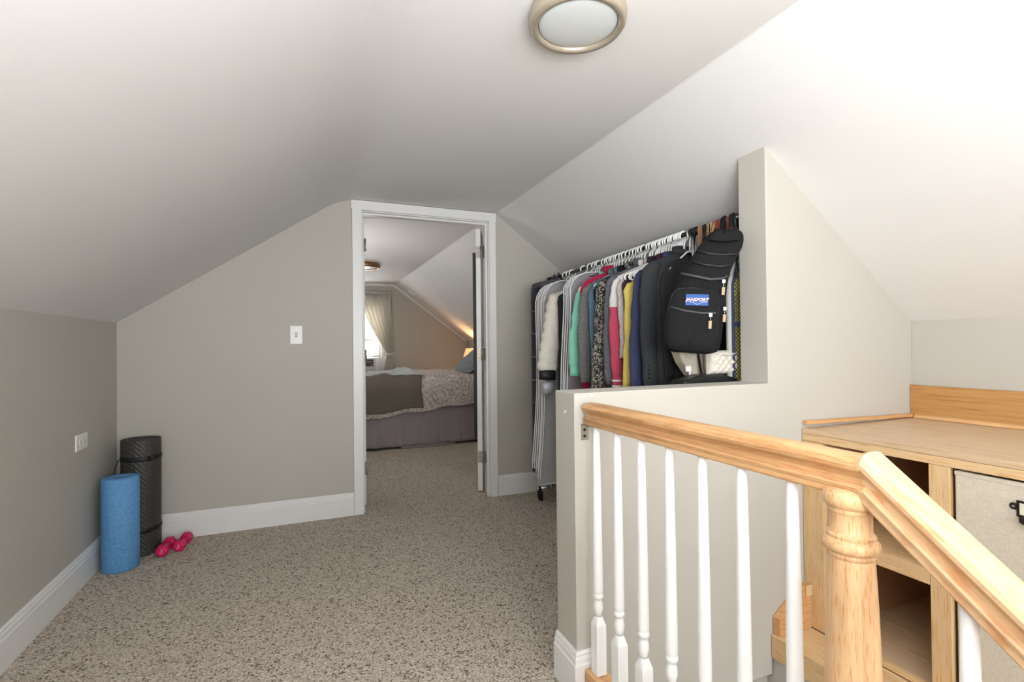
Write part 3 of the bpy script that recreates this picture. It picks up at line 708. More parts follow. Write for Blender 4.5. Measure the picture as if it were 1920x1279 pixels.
link('hook_strap', MB().tube([(1.60, 3.075, 1.545), (1.625, 3.075, 1.59), (1.65, 3.075, 1.545)], .004, n=6, ry=.012), GF, t); link('hook_strap', MB().tube([(1.60, 3.14, 1.545), (1.625, 3.14, 1.588), (1.65, 3.14, 1.545)], .004, n=6, ry=.012), GF, t)
o = link('wire_hanger', MB().tube([(1.445, 3.02, 1.42), (1.41, 3.02, 1.405), (1.385, 3.02, 1.388), (1.40, 3.02, 1.368), (1.43, 3.02, 1.372), (1.464, 3.02, 1.40), (1.470, 3.025, 1.43), (1.455, 3.028, 1.445)], .0022, n=6, closed=True), BLKM)
tag(o, 'thin black wire loop sticking out beside the hanging organizer', 'wire hanger')

def garment_bag(y, label, bottom, mat, hwb=.24, hwt=.205, inner=None):
    z = rodz(y); t = thing('garment_bag', label, 'garment bag', (RXX, y, z))
    H = z-bottom
    def outl(v_):   # half width and height along the edge
        if v_ < .16:
            a = v_/.16*PI/2; return hwt*math.sin(a)**.8*.94+.02, -.055-.13*(1-math.cos(a))
        q = (v_-.16)/.84; return hwt*.94+.02+(hwb-hwt)*(q**2)+.006*math.sin(q*6+y*9), -.185-(H-.185)*q
    def fn(s_):
        def g(u, v_):
            w, zz = outl(v_); xx = u*2-1; e = max(0, 1-abs(xx)**3)**.5
            return (xx*w, s_*(.020*e*min(1, v_*5+.2)+.004*math.sin(xx*5+v_*7)*e), zz)
        return g
    m = MB(); m.grid(fn(-1), 13, 24); m.grid(fn(1), 13, 24); link('cover', m, mat, t, world=False)
    for k_, yy_ in (('front', -.014), ('back', .014)):
        pts = [(-outl(i/30)[0], yy_, outl(i/30)[1]) for i in range(30, -1, -1)]+[(outl(i/30)[0], yy_, outl(i/30)[1]) for i in range(31)]
        link('piping', MB().tube(pts+[(0, yy_, -H)], .0042, n=6, closed=True), PIPE, t, world=False)
    if inner:
        m = MB(); m.grid(lambda u, v_: (outl(v_)[0]*.86*(u*2-1), -.004, outl(v_)[1]-.012 if v_ < .9 else outl(.9)[1]), 9, 16); link('garment_inside', m, inner, t, world=False, solid=.006)
    return t
YB1 = [2.985, 2.935, 2.89]
garment_bag(YB1[0], 'grey garment bag with white piping, farthest of the three beyond the puffer jacket', .30, BAGM)
garment_bag(YB1[1], 'grey garment bag with white piping, middle one beyond the puffer jacket', .26, BAGM)
garment_bag(YB1[2], 'grey garment bag with white piping hanging directly behind the cream puffer jacket', .215, BAGM, hwb=.25)
CREAM = flat('cream_nylon', (206, 200, 188), rough=.5, noise=.05, nscale=30, bmp=.5, bscale=45, bdist=.006)
puf = garment('puffer_jacket', 'cream quilted puffer jacket with a furry hood and black cuffs', 'jacket', 2.745, CREAM, hw=.195, sleeve=1, slen=.45, srx=.070, T=.036, flare=.070, quilt=9, cuff=.055, cuff_mat=BLKP, seed=3, hem=.60, dx=0.0)
SIL = flat('silver_lining', (168, 170, 174), rough=.35, noise=.08, nscale=60, bmp=.6, bscale=60, bdist=.006, metal=.2)
for s_ in (-1, 1):
    m = MB(); m.tube([(s_*.262, 0, -.705), (s_*.264, 0, -.725), (s_*.266, 0, -.76), (s_*.262, 0, -.782)], [.036, .044, .042, .020], n=12, ry=[.026, .032, .030, .016], up=(0, 1, 0)); link('silver_lining', m, SIL, puf, world=False)
m = MB()
def fur(u, v_):
    a = u*2*PI; b = v_*PI; rs = 1+.10*math.sin(a*9+b*7)+.08*math.sin(a*17-b*11); return (-.075+.070*rs*math.cos(a)*math.sin(b), -.006+.036*rs*math.sin(a)*math.sin(b), -.145+.060*rs*math.cos(b))
m.grid(fur, 28, 18, closed_u=True)
FUR = flat('pale_fur', (190, 184, 174), rough=1, noise=.22, nscale=70, bmp=1, bscale=160, bdist=.01, scale=(1, 1, .4))
link('fur_hood', m, FUR, puf, world=False)
m = MB(); rs_ = random.Random(5)
for i in range(360):
    a, b = rs_.uniform(0, 2*PI), math.acos(rs_.uniform(-1, 1)); p = Vector(fur(a/(2*PI), b/PI)); cc = Vector((-.075, -.006, -.145)); d = (p-cc); d.normalize()
    q = p+d*.016+Vector((rs_.uniform(-.006, .006), 0, -.012)); s_ = Vector((.0016, 0, .0012)); k0 = len(m.v); m.v += [tuple(p-s_), tuple(p+s_), tuple(q)]; m.f.append((k0, k0+1, k0+2)); m.sm.append(False)
fo = link('fur_tufts', m, FUR, puf, world=False, fix=False); fo['kind'] = 'stuff'
garment('dark_coat', 'long black coat between the puffer jacket and the maroon garment bags', 'coat', 2.665, knit('black_wool', (38, 38, 42)), sleeve=1, slen=.60, srx=.036, flare=.0, hem=.85, seed=4, T=.016, collar=False)
MAR = knit('maroon_cloth', (126, 52, 66), .06)
garment_bag(2.615, 'clear white-piped garment bag over a maroon garment, farther of the pair', .62, BAGM2, inner=MAR)
garment_bag(2.565, 'clear white-piped garment bag over a maroon garment, next to the mint sweater', .62, BAGM2, inner=MAR)
garment('sweater', 'mint green sweater with long sleeves, nearly reaching the ledge', 'sweater', 2.455, flat('mint_knit', (132, 200, 176), rough=.9, noise=.03, bmp=.3, bscale=300), hw=.19, slope=.55, sleeve=1, slen=.405, srx=.054, flare=.045, cuff=.05, seed=5, hem=.60)
garment('top', 'crimson top half hidden between the mint sweater and the grey cardigan', 'shirt', 2.410, flat('crimson_cloth', (176, 24, 66), rough=.8, noise=.04), sleeve=1, slen=.56, srx=.030, flare=.0, drop=.060, seed=6, hem=.665, T=.014)
garment('cardigan', 'mid grey heather cardigan beside the mint sweater', 'cardigan', 2.365, heather('grey_heather', (92, 91, 92), (128, 127, 127)), hw=.195, sleeve=1, slen=.505, srx=.052, flare=.04, seed=7, hem=.67)
garment('denim_shirt', 'faded blue denim shirt between grey cardigan and black top', 'shirt', 2.305, flat('denim', (88, 118, 140), rough=.85, noise=.12, nscale=120, bmp=.3), hw=.195, sleeve=1, slen=.50, srx=.034, flare=.012, seed=8, hem=.66, T=.015)
garment('top', 'plain black top beside the speckled black and white jacket', 'shirt', 2.270, flat('black_cotton', (22, 22, 24), rough=.9), hw=.185, sleeve=1, slen=.42, srx=.036, flare=.0, seed=9, hem=.62, T=.015)
garment('speckled_jacket', 'black and white speckled boucle jacket', 'jacket', 2.205, speck(), hw=.195, drop=.074, slope=.45, sleeve=1, slen=.545, srx=.062, flare=.045, seed=10, hem=.68, T=.026)
garment('undershirt', 'thin cream top showing as a sliver behind the charcoal marl cardigan', 'shirt', 2.160, flat('cream_cotton', (226, 218, 198), rough=.9), hw=.19, sleeve=1, slen=.40, srx=.028, flare=.0, seed=11, hem=.62, T=.010, collar=False)
garment('cardigan', 'charcoal marl cardigan beside the pink and white sweater', 'cardigan', 2.135, heather('charcoal_marl', (74, 76, 82), (112, 114, 120)), hw=.195, drop=.070, sleeve=1, slen=.52, srx=.052, flare=.02, seed=12, hem=.66)
WHT = flat('white_stripe', (226, 222, 220), rough=.9)
garment('color_block_sweater', 'white and raspberry colour-block sweater with striped cuffs', 'sweater', 2.090, blocked('white_raspberry', (214, 210, 208), (184, 70, 96), -.315), hw=.19, sleeve=1, slen=.475, srx=.048, flare=.025, cuff=.055, cuff_mat=flat('raspberry', (176, 66, 92), rough=.9), stripes=WHT, seed=13, hem=.66)
garment('sweater', 'pale pinkish-grey heather sweater with short cuffs ending above the yellow shirt', 'sweater', 2.045, heather('pale_heather', (160, 148, 146), (206, 196, 192)), hw=.19, sleeve=1, slen=.335, srx=.036, flare=.012, cuff=.045, seed=14, hem=.50, T=.016)
garment('top', 'dark plum top with narrow sleeves between the pale heather sweater and yellow shirt', 'shirt', 2.018, flat('dark_plum', (48, 34, 42), rough=.9), hw=.19, sleeve=1, slen=.40, srx=.028, flare=.0, seed=15, hem=.6, T=.010)
garment('shirt', 'mustard yellow crinkled shirt', 'shirt', 1.985, flat('mustard', (204, 184, 96), rough=.8, noise=.06, nscale=30, bmp=.5, bscale=40, bdist=.005), hw=.19, drop=.12, sleeve=1, slen=.48, srx=.048, flare=.02, cuff=.03, seed=16, hem=.65, T=.016)
garment('top', 'maroon-brown top squeezed between the yellow shirt and navy jacket', 'shirt', 1.948, flat('maroon_brown', (62, 34, 42), rough=.9), hw=.18, sleeve=1, slen=.50, srx=.034, flare=.005, seed=17, hem=.66, T=.012)
garment('navy_jacket', 'navy blue long-sleeved jacket beside the black blazer', 'jacket', 1.905, knit('navy_cloth', (62, 66, 94), .08, ns=120), hw=.195, sleeve=1, slen=.56, srx=.052, flare=.03, cuff=.03, seed=18, hem=.70, T=.018)
BLZ = flat('black_wool_suiting', (48, 50, 53), rough=.9, noise=.22, nscale=320, bmp=.3, bscale=500)
bz = garment('blazer', 'black wool blazer with wide shoulders in front of the navy jacket', 'blazer', 1.835, BLZ, hw=.200, drop=.070, slope=.34, sleeve=1, slen=.56, srx=.054, flare=.01, seed=19, hem=.74, T=.024)
for s_ in (-1, 1):
    m = MB(); m.add([(s_*.012, -.030, -.36), (s_*.055, -.026, -.11), (s_*.085, -.024, -.20), (s_*.07, -.028, -.24)], [(0, 1, 2, 3)]); link('lapel', m, BLZ, bz, world=False, solid=.004)
mm = MB()
for k_ in range(4): mm.lathe([(.004, -.004), (.004, 0)], c=(-.232, -.024, -.60-.018*k_), n=8, axis='y')
link('cuff_button', mm, BLKP, bz, world=False)
j2 = garment('jacket', 'narrow black jacket between the wide-shouldered blazer and the chrome post', 'jacket', 1.803, flat('soft_black', (36, 37, 39), rough=.95, noise=.2, nscale=260, bmp=.4), hw=.125, drop=.085, slope=.6, sleeve=1, slen=.47, srx=.040, flare=.01, seed=20, hem=.62, T=.011, collar=False)

# ---- hangers on the rod
G1 = [YB1[0], YB1[1], YB1[2], 2.745, 2.665]
labs1 = ['white plastic hanger carrying the farthest garment bag', 'white plastic hanger carrying the middle garment bag', 'white plastic hanger behind the cream puffer jacket', 'white plastic hanger carrying the cream puffer jacket', 'white plastic hanger carrying the long black coat']
for y, l in zip(G1, labs1): hanger(y, l, 'white hangers on the rod')
for y, l in ((2.615, 'white plastic hanger in the farther clear garment bag'), (2.565, 'white plastic hanger in the clear garment bag by the mint sweater'), (2.455, 'white plastic hanger carrying the mint sweater'), (2.410, 'white plastic hanger carrying the crimson top'),
             (2.365, 'white plastic hanger carrying the grey heather cardigan'), (2.305, 'white plastic hanger carrying the denim shirt'), (2.270, 'white plastic hanger carrying the plain black top beside the boucle jacket'), (2.205, 'white plastic hanger carrying the speckled jacket'),
             (2.160, 'white plastic hanger carrying the thin cream top'), (2.135, 'white plastic hanger carrying the charcoal marl cardigan'), (2.090, 'white plastic hanger carrying the colour-block sweater'), (2.045, 'white plastic hanger carrying the pale heather sweater'),
             (2.018, 'white plastic hanger carrying the dark plum top'), (1.985, 'white plastic hanger carrying the mustard shirt'), (1.948, 'white plastic hanger carrying the maroon-brown top'), (1.905, 'white plastic hanger carrying the navy jacket'),
             (1.842, 'white plastic hanger carrying the black blazer'), (1.803, 'white plastic hanger carrying the narrow black jacket by the chrome post')):
    hanger(y, l, 'white hangers on the rod', mesh_scale=.58 if y < 1.82 else 1)
for y in (2.590, 2.510, 2.480, 2.432, 2.388, 2.335, 2.237, 2.182):
    hanger(y, 'spare white plastic hanger squeezed among the farther clothes', 'spare hangers among the farther clothes', jitter=random.uniform(-.05, .05), mesh_scale=.86)
for y in (2.000, 1.967, 1.930, 1.918, 1.888, 1.877, 1.866, 2.033, 2.073, 2.092, 1.8545):
    hanger(y, 'white plastic hanger in the tight row of hooks above the blazer and navy jacket', 'tight row of white hooks nearest the chrome post', jitter=random.uniform(-.03, .03), mesh_scale=.9)

# ---- backpack
BKF = flat('black_canvas', (26, 27, 28), rough=.85, noise=.14, nscale=140, bmp=.4, bscale=260, spec=.2)
BKZ = flat('zip_tape', (66, 66, 68), rough=.5, noise=.1); TAN = flat('tan_leather_pull', (186, 164, 132), rough=.7)
S = 478.0; BC = (1.435, 1.527, 1.284)
bp = thing('backpack', 'black canvas backpack with a blue logo patch hanging from the rod end', 'backpack', BC, (0, math.radians(4), math.radians(-40)))
def P(px, py, y=0): return ((px-1318)/S, y, (560-py)/S)
lv = [(668, 1268, 1350, .050, .065), (660, 1259, 1354, .070, .070), (640, 1254, 1357, .080, .075), (600, 1256, 1359, .080, .075), (560, 1264, 1360, .076, .070), (525, 1277, 1362, .066, .070), (495, 1292, 1370, .055, .065), (465, 1309, 1385, .042, .055), (447, 1322, 1385, .030, .04), (436, 1334, 1378, .016, .02)]
def spow(a, e): return math.copysign(abs(a)**e, a)
v = []; f = []; n = 32
for (py, a, b, fr_, bk) in lv:
    cx = ((a+b)/2-1318)/S; hw_ = (b-a)/2/S; z = (560-py)/S
    for i in range(n):
        t_ = 2*PI*i/n; c_, s_ = spow(math.cos(t_), .62), spow(math.sin(t_), .62)
        v.append((cx+hw_*c_, (fr_ if s_ < 0 else bk)*s_*1.0+.01, z+.004*math.sin(3*t_+py*.05)))
for j in range(len(lv)-1):
    for i in range(n): f.append((j*n+i, j*n+(i+1) % n, (j+1)*n+(i+1) % n, (j+1)*n+i))
f += [tuple(range(n)), tuple(range((len(lv)-1)*n, len(lv)*n))]
link('main_compartment', MB().add(v, f, True), BKF, bp, world=False, sub=1)
# front pocket
lv2 = [(668, 1268, 1342), (655, 1257, 1346), (630, 1255, 1348), (600, 1256, 1348), (575, 1260, 1347), (560, 1264, 1345), (550, 1270, 1338), (546, 1278, 1330)]
v = []; f = []
for (py, a, b) in lv2:
    cx = ((a+b)/2-1318)/S; hw_ = (b-a)/2/S; z = (560-py)/S; dp = .052 if 552 < py < 660 else .034
    for i in range(n):
        t_ = 2*PI*i/n; c_, s_ = spow(math.cos(t_), .5), spow(math.sin(t_), .5); v.append((cx+hw_*c_, -.060+dp*s_, z))
for j in range(len(lv2)-1):
    for i in range(n): f.append((j*n+i, j*n+(i+1) % n, (j+1)*n+(i+1) % n, (j+1)*n+i))
f += [tuple(range(n)), tuple(range((len(lv2)-1)*n, len(lv2)*n))]
fp = link('front_pocket', MB().add(v, f, True), BKF, bp, world=False, sub=1)
def ptube(name, pts, r, mat, par=bp, ry=None): return link(name, MB().tube(pts, r, n=8, ry=ry), mat, par, world=False)
yf = -.112
link('piping', MB().tube([P(a, b, yf+.018) for a, b in ((1266, 650), (1261, 625), (1261, 590), (1266, 562), (1277, 552), (1300, 550), (1318, 552), (1334, 556), (1342, 566), (1344, 590), (1344, 630), (1338, 655))], .0028, n=8), BLKP, fp, world=False)
ptube('pocket_zip', [P(a, b, yf-.001) for a, b in ((1264, 586), (1290, 592), (1318, 595), (1341, 594))], .0022, BKZ, fp, ry=.004)
ptube('seam', [P(1301, 598, yf-.0006), P(1298, 625, yf-.0008), P(1299, 655, yf+.004)], .0016, BLKP, fp)
ptube('main_zip', [P(a, b, c_) for a, b, c_ in ((1278, 522, -.060), (1300, 527, -.072), (1330, 533, -.073), (1350, 530, -.058), (1360, 523, -.03))], .003, BKZ, ry=.005)
for pts in (((1296, 500), (1320, 505), (1345, 508), (1364, 505)), ((1303, 478), (1325, 484), (1352, 486), (1376, 484))):
    ptube('webbing_seam', [P(a, b, -.052 if b > 490 else -.041) for a, b in pts], .0025, BLKP, ry=.005)
link('flap', MB().grid(lambda u, v_: P(1322+56*u+(1-v_)*(12 if u < .5 else -4), 437+22*v_+3*math.sin(u*PI), -.018-.026*v_-.006*math.sin(u*PI)), 9, 5), BKF, bp, world=False, solid=.006)
for (a, b, c_) in ((1332, 598, yf-.003), (1352, 536, -.068), (1357, 584, -.056)):
    z_ = link('zip_pull', MB().box(P(a-2.6, b+24, c_-.003), P(a+2.6, b+10, c_)), TAN, bp, world=False, bevel=.001)
    link('slider', MB().box(P(a-2.5, b+3, c_-.004), P(a+2.5, b-3, c_+.002)).tube([P(a, b+2, c_-.002), P(a, b+11, c_-.002)], .0012, n=6), CHROME, z_, world=False)
pa = link('logo_patch', MB().box(P(1289, 582, yf-.0026), P(1327, 562, yf+.004)), flat('patch_blue', (52, 92, 158), rough=.7), bp, world=False, bevel=.0005)
RED = flat('logo_red', (170, 40, 50), rough=.7); LW = flat('logo_white', (240, 240, 240), rough=.7)
cx, _, cz = P(1308, 572)
text_mesh('logo_outline', 'JANSPORT', .0165, RED, pa, (cx, yf-.0028, cz), (PI/2, 0, 0), shear=.25, offset=.0010, extrude=.0002)
text_mesh('logo_lettering', 'JANSPORT', .0165, LW, pa, (cx, yf-.0034, cz), (PI/2, 0, 0), shear=.25, offset=.00025, extrude=.0002)
link('logo_swash', MB().tube([P(1294, 575, yf-.003), P(1302, 577, yf-.003), P(1309, 580, yf-.003), P(1318, 576, yf-.003), P(1325, 575, yf-.003)], .0006, n=6), LW, pa, world=False)
# shoulder straps looped over the rod (world -> local)
Mi = (Matrix.Translation(Vector(BC)) @ Matrix.Rotation(math.radians(-40), 4, 'Z') @ Matrix.Rotation(math.radians(4), 4, 'Y')).inverted()
def wl(p): return tuple(Mi @ Vector(p))
rz = rodz(1.575)
top = [Matrix.Translation(Vector(BC)) @ Matrix.Rotation(math.radians(-40), 4, 'Z') @ Matrix.Rotation(math.radians(4), 4, 'Y') @ Vector(P(a, b, .01)) for a, b in ((1340, 440), (1374, 440))]
for q, yy_ in ((top[0], 1.590), (top[1], 1.545)):
    link('shoulder_strap', MB().tube([wl(q), wl((RXX-.030, yy_-.01, rz-.035)), wl((RXX-.014, yy_, rz+.012)), wl((RXX, yy_, rz+.017)), wl((RXX+.014, yy_, rz+.008)), wl((RXX+.018, yy_, rz-.05)), wl((RXX+.010, yy_, rz-.16)), wl((q.x*.5+RXX*.5, q.y*.5+yy_*.5, rz-.25))], .009, n=8, ry=.0025), BKF, bp, world=False)

# ---- belts and bag straps looped over the rod
def loop_belt(name, label, cat, y, mat, drop, w=.010, group=None, thick=.002, dxb=.02):
    z = rodz(y); pts = []
    for i in range(9):
        a = PI-i*PI/8; pts.append((RXX+.0155*math.cos(a), y, z+.0155*math.sin(a)))
    pts = [(RXX-.020, y-.006, z-drop), (RXX-.017, y-.004, z-drop*.5)]+pts+[(RXX+.016, y+.004, z-drop*.5), (RXX+dxb, y+.006, z-drop*.96)]
    o = link(name, MB().tube(pts, w*.5, n=8, ry=thick, up=None), mat) if False else None
    m = MB(); v = []; f = []
    for k_, p in enumerate(pts):
        a = Vector(pts[max(0, k_-1)]); b = Vector(pts[min(len(pts)-1, k_+1)]); t_ = (b-a).normalized(); nn = Vector((-t_.z, 0, t_.x)).normalized()*thick*.5; pv = Vector(p)
        for s1, s2 in ((-1, -1), (1, -1), (1, 1), (-1, 1)): v.append(tuple(pv+Vector((0, w*.5*s1, 0))+nn*s2))
    for k_ in range(len(pts)-1):
        for i in range(4): f.append((k_*4+i, k_*4+(i+1) % 4, k_*4+4+(i+1) % 4, k_*4+4+i))
    f += [(0, 1, 2, 3), (len(v)-1, len(v)-2, len(v)-3, len(v)-4)]
    m.add(v, f); o = link(name, m, mat); tag(o, label, cat, group); return o
BR1 = flat('tan_leather', (158, 118, 92), rough=.5, noise=.06); BR2 = flat('red_brown_leather', (122, 64, 48), rough=.45, noise=.08); CHAIN = flat('gold_chain', (206, 180, 130), rough=.3, metal=.8)
loop_belt('leather_belt', 'tan leather belt looped over the rod nearest the chrome post', 'belt', 1.728, BR1, .36, .014)
loop_belt('leather_belt', 'tan belt looped over the rod beside the black belt with a brass ring', 'belt', 1.713, BR1, .34, .010)
o = loop_belt('leather_belt', 'black leather belt with a brass ring looped over the rod', 'belt', 1.700, BLKP, .30, .018)
link('brass_ring', MB().tube([(RXX-.026+.011*math.cos(a), 1.692, rodz(1.70)-.075+.011*math.sin(a)) for a in [2*PI*i/16 for i in range(16)]], .0022, n=6, closed=True), CHAIN, o)
for k_, yy_ in enumerate((1.672, 1.652)):
    o = loop_belt('chain_strap', 'gold chain bag strap over the rod, %s' % ('farther of two' if k_ == 0 else 'nearer of two'), 'strap', yy_, BR1, .30, .005)
    m = MB(); z = rodz(yy_)
    for i in range(14):
        zz = z-.012*i+.004; ax = i % 2
        m.tube([(RXX-.021+.0045*math.cos(a)*(1-ax), yy_-.001+.0045*math.cos(a)*ax, zz+.008*math.sin(a)) for a in [2*PI*j/8 for j in range(8)]], .0016, n=5, closed=True)
    link('chain_links', m, CHAIN, o)
loop_belt('leather_belt', 'reddish brown leather belt over the rod, left of the backpack strap', 'belt', 1.628, BR2, .30, .014)
loop_belt('leather_belt', 'reddish brown leather belt over the rod, behind the backpack strap', 'belt', 1.612, BR2, .26, .011)
loop_belt('leather_belt', 'reddish brown leather belt over the rod, right of the first backpack strap', 'belt', 1.566, BR2, .24, .012)

# ---- handbags and the mesh-sided bag
BEI = flat('beige_leather', (186, 176, 160), rough=.5, noise=.05); QW = flat('quilted_ivory', (214, 208, 196), rough=.45, noise=.03)
t = thing('leather_handbag', 'beige leather handbag showing under the bottom left of the backpack', 'bag', (1.50, 1.655, .93))
m = MB().prism([(1.40, 1.085), (1.43, 1.02), (1.475, .965), (1.53, .945), (1.60, .95), (1.62, 1.10), (1.60, 1.20), (1.42, 1.20)], 'y', 1.625, 1.685); link('body', m, BEI, t, bevel=.012, segs=3)
link('strap', MB().tube([(1.43, 1.655, 1.19), (1.56, 1.655, 1.42), (RXX-.013, 1.640, rodz(1.65)), (RXX, 1.640, rodz(1.65)+.016), (RXX+.013, 1.640, rodz(1.65)), (1.62, 1.655, 1.40), (1.59, 1.655, 1.19)], .005, n=6), BR1, t)
tg = link('hanging_strap_end', MB().box((1.442, 1.608, .90), (1.449, 1.613, .985)), PLW, t, bevel=.001)
link('strap_tab', MB().box((1.425, 1.607, .985), (1.452, 1.613, 1.008)), PLW, t, bevel=.002)
t = thing('quilted_handbag', 'ivory quilted handbag showing under the bottom right of the backpack', 'bag', (1.585, 1.60, .96))
ct = (1.590, 1.582)
def q_(u, v_, s_):
    xx = u*2-1; e = (max(0, 1-abs(xx)**6))**.5*(max(0, 1-abs(v_*2-1)**6))**.5
    a, b = xx*.10*14*PI/1.0, v_*.11*14*PI
    d = .008*(abs(math.sin((a+b)*1.9))*abs(math.sin((a-b)*1.9)))**.6
    return (ct[0]+xx*.085, ct[1]+s_*(.026+d)*e, .972+v_*.098)
m = MB(); m.grid(lambda u, v_: q_(u, v_, -1), 40, 30); m.grid(lambda u, v_: q_(u, v_, 1), 20, 15); link('body', m, QW, t)
link('flap', MB().tube([(ct[0]-.078, ct[1]-.030, 1.062), (ct[0], ct[1]-.036, 1.052), (ct[0]+.078, ct[1]-.030, 1.062)], .004, n=6), QW, t)
link('strap', MB().tube([(ct[0]-.07, ct[1], 1.065), (1.595, 1.600, 1.35), (RXX-.013, 1.600, rodz(1.6)), (RXX, 1.600, rodz(1.6)+.015), (RXX+.013, 1.600, rodz(1.6)), (1.64, 1.598, 1.35), (ct[0]+.07, ct[1], 1.065)], .004, n=6), BR2, t)
t = thing('black_tote', 'black tote bag low behind the half wall under the backpack', 'bag', (1.47, 1.60, .80))
m = MB().prism([(1.36, .70), (1.60, .70), (1.63, .955), (1.56, .972), (1.45, .975), (1.35, .955)], 'y', 1.535, 1.612); link('body', m, flat('black_leather', (26, 26, 28), rough=.4, noise=.1), t, bevel=.01, segs=3)
link('handle', MB().tube([(1.50, 1.60, .96), (1.50, 1.66, 1.25), (RXX-.014, 1.69, rodz(1.69)), (RXX, 1.69, rodz(1.69)+.016), (RXX+.014, 1.69, rodz(1.69)), (1.60, 1.66, 1.25), (1.58, 1.60, .96)], .005, n=6), BLKP, t)

t = thing('mesh_sided_bag', 'tall bag with pale padded edge and black diamond mesh over yellow-green, beside the partition', 'bag', (1.70, 1.60, .70))
EDG = flat('pale_woven_binding', (196, 196, 190), rough=.9, noise=.06, nscale=300, bmp=.5); NAV = flat('navy_band', (58, 66, 98), rough=.9); YG = flat('yellow_green', (168, 166, 98), rough=.8, noise=.04)
# panel lies in a plane facing the camera diagonally: local frame
a_ = math.radians(-44); ux = Vector((math.cos(a_), math.sin(a_), 0)); un = Vector((-math.sin(a_)*-1, -math.cos(a_), 0)); un = Vector((math.sin(a_), -math.cos(a_), 0)); o0 = Vector((1.612, 1.577, 0))
def W_(x, z, d=0): return tuple(o0+ux*x+un*d+Vector((0, 0, z)))
wd = .30
def panel(x0, x1, z0, z1, d0, d1): 
    c8 = [W_(x, z, d) for d in (d0, d1) for (x, z) in ((x0, z0), (x1, z0), (x1, z1), (x0, z1))]
    return MB().add(c8, [(0, 1, 2, 3), (7, 6, 5, 4), (0, 4, 5, 1), (1, 5, 6, 2), (2, 6, 7, 3), (3, 7, 4, 0)])
edge = [W_(.012, .72), W_(.012, 1.36), W_(.022, 1.41), W_(.045, 1.445), W_(.08, 1.458)]
link('padded_edge', MB().tube([W_(.010, .72), W_(.010, 1.30), W_(.013, 1.36), W_(.024, 1.405), W_(.045, 1.432), W_(.09, 1.445)], .0105, n=10, ry=.014), EDG, t)
link('navy_trim', MB().tube([W_(.024, .72, .008), W_(.024, 1.34, .008), W_(.042, 1.395, .008), W_(.09, 1.41, .008)], .006, n=8), NAV, t)
link('lining', panel(.03, .115, .72, 1.40, -.012, -.004), YG, t)
link('navy_band', panel(.03, .115, 1.165, 1.185, -.003, .004), NAV, t)
m = MB()
def strip(p, q):
    m.tube([W_(p[0], p[1], .003), W_(q[0], q[1], .003)], .0011, n=4, smooth=False)
z = .70
while z < 1.46:
    for s_ in (1, -1):
        a0, b0 = (.03, z), (.115, z+s_*.085*1.35)
        if b0[1] < 1.40 and b0[1] > .70 and z < 1.40: strip(a0, b0)
    z += .0165
mo = link('diamond_mesh', m, BLKP, t, fix=False); mo['kind'] = 'stuff'
link('hanging_loop', MB().tube([W_(.09, 1.43), (RXX-.012, 1.535, rodz(1.53)-.02), (RXX-.013, 1.530, rodz(1.53)), (RXX, 1.530, rodz(1.53)+.014), (RXX+.013, 1.530, rodz(1.53)), W_(.10, 1.43)], .0035, n=6), BLKP, t)
tg = link('pale_tag', MB().tube([W_(.055, 1.46, .01), W_(.075, 1.485, .01), W_(.10, 1.50, .01)], [.008, .014, .010], n=10), EDG, t)

# ---------------------------------------------------------------- bedroom
bed = thing('bed', 'low bed with a grey pleated skirt seen through the doorway', 'bed', (1.3, 6.15, 0))
BX0, BX1, BY0, BY1 = .25, 2.38, 5.50, 6.85
link('box_spring', MB().box((BX0+.02, BY0+.02, .14), (BX1, BY1, .40)), flat('ticking', (150, 140, 138)), bed, bevel=.02)
link('mattress', MB().box((BX0+.01, BY0+.015, .402), (BX1, BY1, .70)), flat('mattress_cover', (110, 96, 92), rough=.9), bed, bevel=.04, segs=3)
SK = flat('skirt_taupe_grey', (150, 140, 142), rough=.85, noise=.04, nscale=6, bmp=.4, bscale=20, bdist=.01)
def skf(u, v_):
    x = BX0+(BX1-BX0)*u; w = .5+.5*math.sin(x*9)*1; amp = .012*(v_)*(math.sin(x*21)+.6*math.sin(x*47+1)+.5*math.sin(x*11))
    return (x, BY0-.006-.045*v_-abs(amp)*1.0-amp*.3, .43-.405*v_+.006*math.sin(x*4))
sk = MB().grid(skf, 140, 12); sk.grid(lambda u, v_: (BX0-.01-.03*v_+.008*v_*math.sin(u*30), BY0+(BY1-BY0)*u, .43-.40*v_), 50, 8)
link('bed_skirt', sk, SK, bed, solid=.004)
for x in (BX0+.1, 1.35, BX1-.1):
    for y in (BY0+.12, BY1-.1): link('leg', MB().box((x-.025, y-.025, 0), (x+.025, y+.025, .14)), BLKM, bed)
